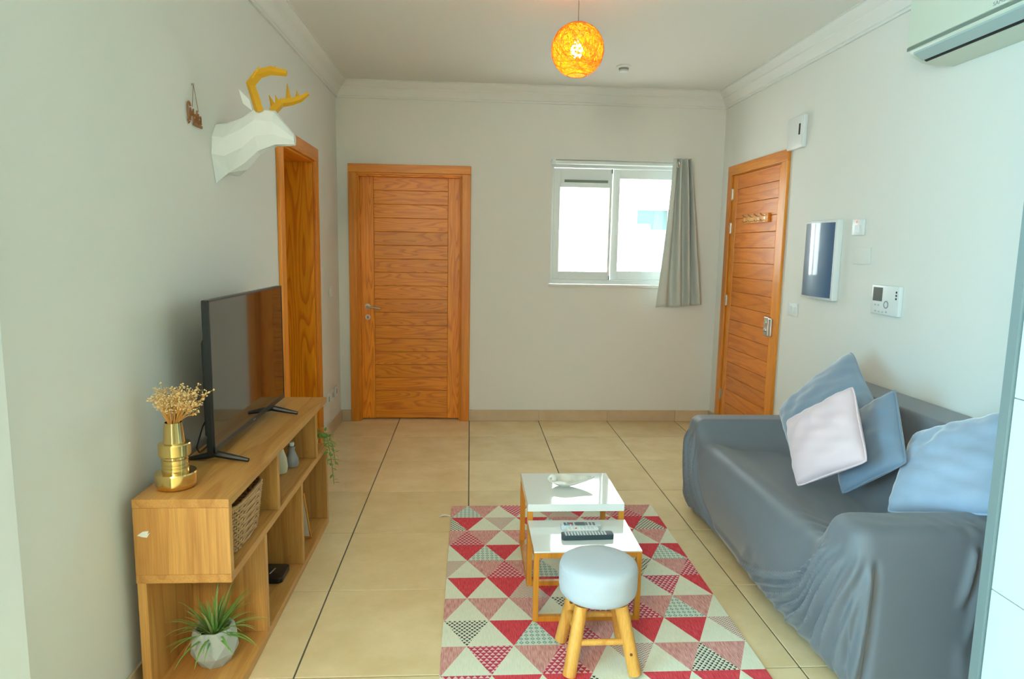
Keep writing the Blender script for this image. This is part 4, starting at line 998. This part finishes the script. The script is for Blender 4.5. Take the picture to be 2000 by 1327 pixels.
# ------------------------------------------------------------------ things on the right wall
def wallbox(name, y0, y1, z0, z1, t, mat, label, cat, bv=.003):
    root = thing(name, (XR, (y0+y1)/2, z0), label, cat)
    return MB().box(XR-t, XR-.0005, y0, y1, z0, z1).build('housing', mat, root, bevel=bv, smooth=True)
r = wallbox('fuse_box', -1.425, -1.215, 2.150, 2.352, .032, 'white', 'small white electrical box with dark slot above the right door', 'electrical box', .006)
MB().box(XR-.0335, XR-.0318, -1.392, -1.372, 2.232, 2.30).build('window_slot', 'dark', r)
MB().box(XR-.034, XR-.0318, -1.418, -1.405, 2.17, 2.335).build('hinge_edge', 'upvc', r)
r = wallbox('consumer_unit', -1.935, -1.568, 1.212, 1.678, .040, 'white', 'white consumer unit with a dark smoked blue cover on the right wall', 'consumer unit', .006)
mb = MB(); n = 14; vs = []; fs = []
for i in range(n+1):
    t = i/n; y = -1.917+t*.333; d = .041+.022*math.sin(PI*t)**.8
    vs += [(XR-d, y, 1.228), (XR-d, y, 1.662), (XR-.039, y, 1.228), (XR-.039, y, 1.662)]
for i in range(n):
    a = i*4; b = a+4; fs += [(a, a+1, b+1, b), (a, b, b+2, a+2), (a+1, a+3, b+3, b+1)]
fs += [(0, 2, 3, 1), (n*4, n*4+1, n*4+3, n*4+2)]
mb.add(vs, fs); mb.build('smoked_cover', 'navy', r, smooth=True, ang=40)
r = wallbox('fused_switch', -2.15, -2.045, 1.585, 1.672, .016, 'white', 'white fused switch plate with a red light beside the consumer unit', 'switch', .003)
MB().disc((XR-.016, -2.088, 1.658), 0, .006, -.002, 12).build('neon', 'red', r); MB().box(XR-.019, XR-.0155, -2.125, -2.075, 1.60, 1.640).build('rocker', 'silverp', r, bevel=.001)
wallbox('blanking_plate', -2.223, -2.065, 1.430, 1.520, .006, 'wall', 'faint painted cover plate on the wall below the fused switch', 'cover plate', .002)
r = wallbox('entry_intercom', -2.522, -2.292, 1.180, 1.330, .024, 'white', 'white entry intercom with small grey screen on the right wall', 'intercom', .006)
MB().box(XR-.0253, XR-.0238, -2.388, -2.310, 1.248, 1.318).build('screen', 'lcd', r, bevel=.0005)
MB().tube([(XR-.0245, -2.425+.017*math.cos(a), 1.234+.017*math.sin(a)) for a in [2*PI*k/20 for k in range(20)]], .003, 6, closed=True).build('dial', 'greytxt', r, smooth=True)
for y, z in ((-2.335, 1.228), (-2.362, 1.228), (-2.40, 1.195), (-2.43, 1.197), (-2.34, 1.197), (-2.37, 1.195)): MB().box(XR-.0252, XR-.0238, y-.006, y+.006, z-.004, z+.004).build('button', 'acl', r)
for z in (1.30, 1.284, 1.268): MB().box(XR-.0252, XR-.0238, -2.506, -2.496, z-.005, z+.005).build('indicator', 'dark', r)
r = wallbox('light_switch', -1.47, -1.345, 1.075, 1.160, .009, 'white', 'white light switch beside the right door', 'switch', .002)
for y in (-1.432, -1.386): MB().box(XR-.0125, XR-.0085, y-.014, y+.014, 1.097, 1.138).build('rocker', 'upvc', r, bevel=.001)

# coat hooks on the right door
ch = thing('coat_hook_rack', (XR-.02, -.77, 1.69), 'wooden coat rack with four brass hooks on the right door', 'coat rack')
MB().box(XR-.024, XR-.0065, -.985, -.555, 1.698, 1.762).build('board', 'frame_y', ch, bevel=.002)
for y in (-.62, -.72, -.83, -.935):
    h = MB(); h.box(XR-.027, XR-.0235, y-.010, y+.010, 1.706, 1.752); h.tube([(XR-.027, y, 1.742), (XR-.052, y, 1.752), (XR-.060, y, 1.762)], [.005, .005, .006], 8); h.tube([(XR-.027, y, 1.715), (XR-.050, y, 1.705), (XR-.058, y, 1.718)], [.005, .005, .006], 8)
    h.build('hook', 'hook', ch, smooth=True)

# ------------------------------------------------------------------ things on the left wall
def plate(y0, y1, z0, z1, label, cat, name, grp=None):
    root = thing(name, (XL, (y0+y1)/2, z0), label, cat, grp)
    return MB().box(XL+.0005, XL+.009, y0, y1, z0, z1).build('plate', 'white', root, bevel=.002)
for i, (y0, y1) in enumerate(((-.555, -.475), (-.405, -.325), (-.255, -.175))):
    r = plate(y0, y1, .262, .345, ['white wall socket low on the left wall nearest the shelf unit', 'white wall socket low on the left wall, middle of the three', 'white wall socket low on the left wall nearest the back corner'][i], 'socket', 'wall_socket', 'row of three sockets on the left wall')
    MB().box(XL+.0085, XL+.0105, (y0+y1)/2-.014, (y0+y1)/2+.014, .285, .322).build('socket_face', 'greytxt', r)
r = plate(-.40, -.31, 1.085, 1.165, 'white light switch on the left wall near the back corner', 'switch', 'light_switch')
MB().box(XL+.0085, XL+.012, -.37, -.34, 1.105, 1.145).build('rocker', 'upvc', r, bevel=.001)

# paper deer head
DYc = -2.575
dr_ = thing('deer_head', (XL, DYc, 1.735), 'white faceted paper deer head with yellow antlers mounted on the left wall', 'wall ornament')
dm = MB()
def R8(x, pts): return [(XL+x, DYc+y, z) for y, z in pts]
def sym(pr): # right side list from top to bottom -> closed ring
    return [(y, z) for y, z in pr]+[(-y, z) for y, z in reversed(pr) if abs(y) > 1e-6]
rg_ = [R8(.001, sym([(0, 2.005), (.075, 1.985), (.128, 1.93), (.140, 1.855), (.104, 1.792), (0, 1.79)])),
       R8(.045, sym([(0, 2.012), (.070, 1.99), (.120, 1.925), (.118, 1.85), (.070, 1.785), (0, 1.785)])),
       R8(.105, sym([(0, 2.035), (.050, 2.02), (.085, 1.965), (.080, 1.89), (.045, 1.83), (0, 1.808)])),
       R8(.160, sym([(0, 2.070), (.042, 2.062), (.066, 2.01), (.062, 1.945), (.034, 1.885), (0, 1.872)])),
       R8(.232, sym([(0, 2.062), (.034, 2.052), (.054, 2.005), (.046, 1.955), (.026, 1.915), (0, 1.912)])),
       R8(.272, sym([(0, 2.010), (.022, 2.004), (.036, 1.975), (.034, 1.945), (.020, 1.918), (0, 1.912)])),
       R8(.312, sym([(0, 1.962), (.014, 1.958), (.020, 1.948), (.019, 1.934), (.012, 1.920), (0, 1.916)]))]
k_ = min(range(len(rg_[0])), key=lambda i: (rg_[0][i][1]-(DYc-.104))**2+(rg_[0][i][2]-1.792)**2); rg_[0][k_] = (XL+.001, DYc-.100, 1.737)
n = len(rg_[0]); vs = [p for q in rg_ for p in q]; fs = []
for i in range(len(rg_)-1):
    for k in range(n):
        l = (k+1) % n; a, b, c, d = i*n+k, i*n+l, (i+1)*n+l, (i+1)*n+k
        fs += [(a, b, c), (a, c, d)] if (i+k) % 2 else [(a, b, d), (b, c, d)]
fs += [tuple(range(n))[::-1], tuple(range((len(rg_)-1)*n, len(rg_)*n))]
dm.add(vs, fs); dm.build('head', 'deer', dr_)
for s_ in (-1, 1):
    B = Vector((XL+.148, DYc+s_*.048, 2.050)); T_ = Vector((-.978, DYc+s_*.108, 2.126)); e_ = MB()
    m1 = B.lerp(T_, .45)
    e_.add([B, m1+Vector((.013, 0, .006)), T_, m1+Vector((-.014, 0, -.010)), m1+Vector((-.006, s_*.010, .010)), m1+Vector((.003, -s_*.009, -.004))], [(0, 1, 4), (1, 2, 4), (2, 3, 4), (3, 0, 4), (1, 0, 5), (2, 1, 5), (3, 2, 5), (0, 3, 5)])
    e_.build('ear', 'deer', dr_)
def antler(path, rs, prongs):
    a = MB(); a.tube(path, rs, 4)
    for p, q, r in prongs: a.tube([p, q], [r, .0015], 4)
    return a
YA, YB = DYc-.045, DYc+.045
def AY(y, *pts): return [(x, y+dy, z) for x, dy, z in pts]
antler(AY(YA, (-.915, 0, 2.05), (-.925, -.02, 2.105), (-.932, -.05, 2.150), (-.895, -.06, 2.190), (-.845, -.06, 2.205), (-.780, -.055, 2.198)), [.019, .019, .020, .019, .018, .013],
       [((-.915, YA-.06, 2.17), (-.885, YA-.075, 2.222), .012), ((-.85, YA-.06, 2.20), (-.818, YA-.075, 2.222), .010)]).build('antler', 'antler', dr_)
antler(AY(YB, (-.895, 0, 2.052), (-.875, .02, 2.085), (-.852, .035, 2.112), (-.812, .05, 2.122), (-.775, .055, 2.135), (-.738, .055, 2.160)), [.019, .020, .019, .017, .014, .008],
       [((-.88, YB+.02, 2.08), (-.905, YB+.03, 2.142), .016), ((-.865, YB+.03, 2.10), (-.882, YB+.045, 2.145), .016), ((-.825, YB+.05, 2.12), (-.832, YB+.06, 2.200), .015), ((-.785, YB+.055, 2.13), (-.792, YB+.065, 2.172), .013)]).build('antler', 'antler', dr_)

# hanging cut-out sign
sg = thing('hanging_sign', (XL+.006, -2.885, 1.935), 'small laser-cut wooden word sign hanging from string on the left wall', 'sign')
tm = text_mb('Malta', .072, .004, lambda a, b, c: (XL+.006+c, -2.935+a, 1.952+b), shear=.12, sx=.74)
lto = tm.build('lettering', 'ply', sg)
cu = MB(); cu.tube([(XL+.006, -2.936+.016*math.cos(a)*(1-.02*i), 1.985-.032+.034+.034*math.sin(a)) for i, a in enumerate([.6+k*.33 for k in range(13)])], .0032, 6)
cu.tube([(XL+.006, -2.942, 1.962), (XL+.006, -2.951, 1.950), (XL+.006, -2.945, 1.940), (XL+.006, -2.934, 1.948)], .003, 6); cu.build('flourish', 'ply', lto, smooth=True)
MB().box(XL+.004, XL+.008, -2.90, -2.815, 1.939, 1.949).build('base_bar', 'ply', sg)
MB().tube([(XL+.006, -2.905, 2.008), (XL+.007, -2.889, 2.093)], .0012, 5).build('string', 'string', sg); MB().tube([(XL+.006, -2.846, 1.998), (XL+.007, -2.887, 2.093)], .0012, 5).build('string', 'string', sg)
MB().disc((XL+.0005, -2.888, 2.094), 0, .004, .010, 10).build('nail', 'steel', sg)
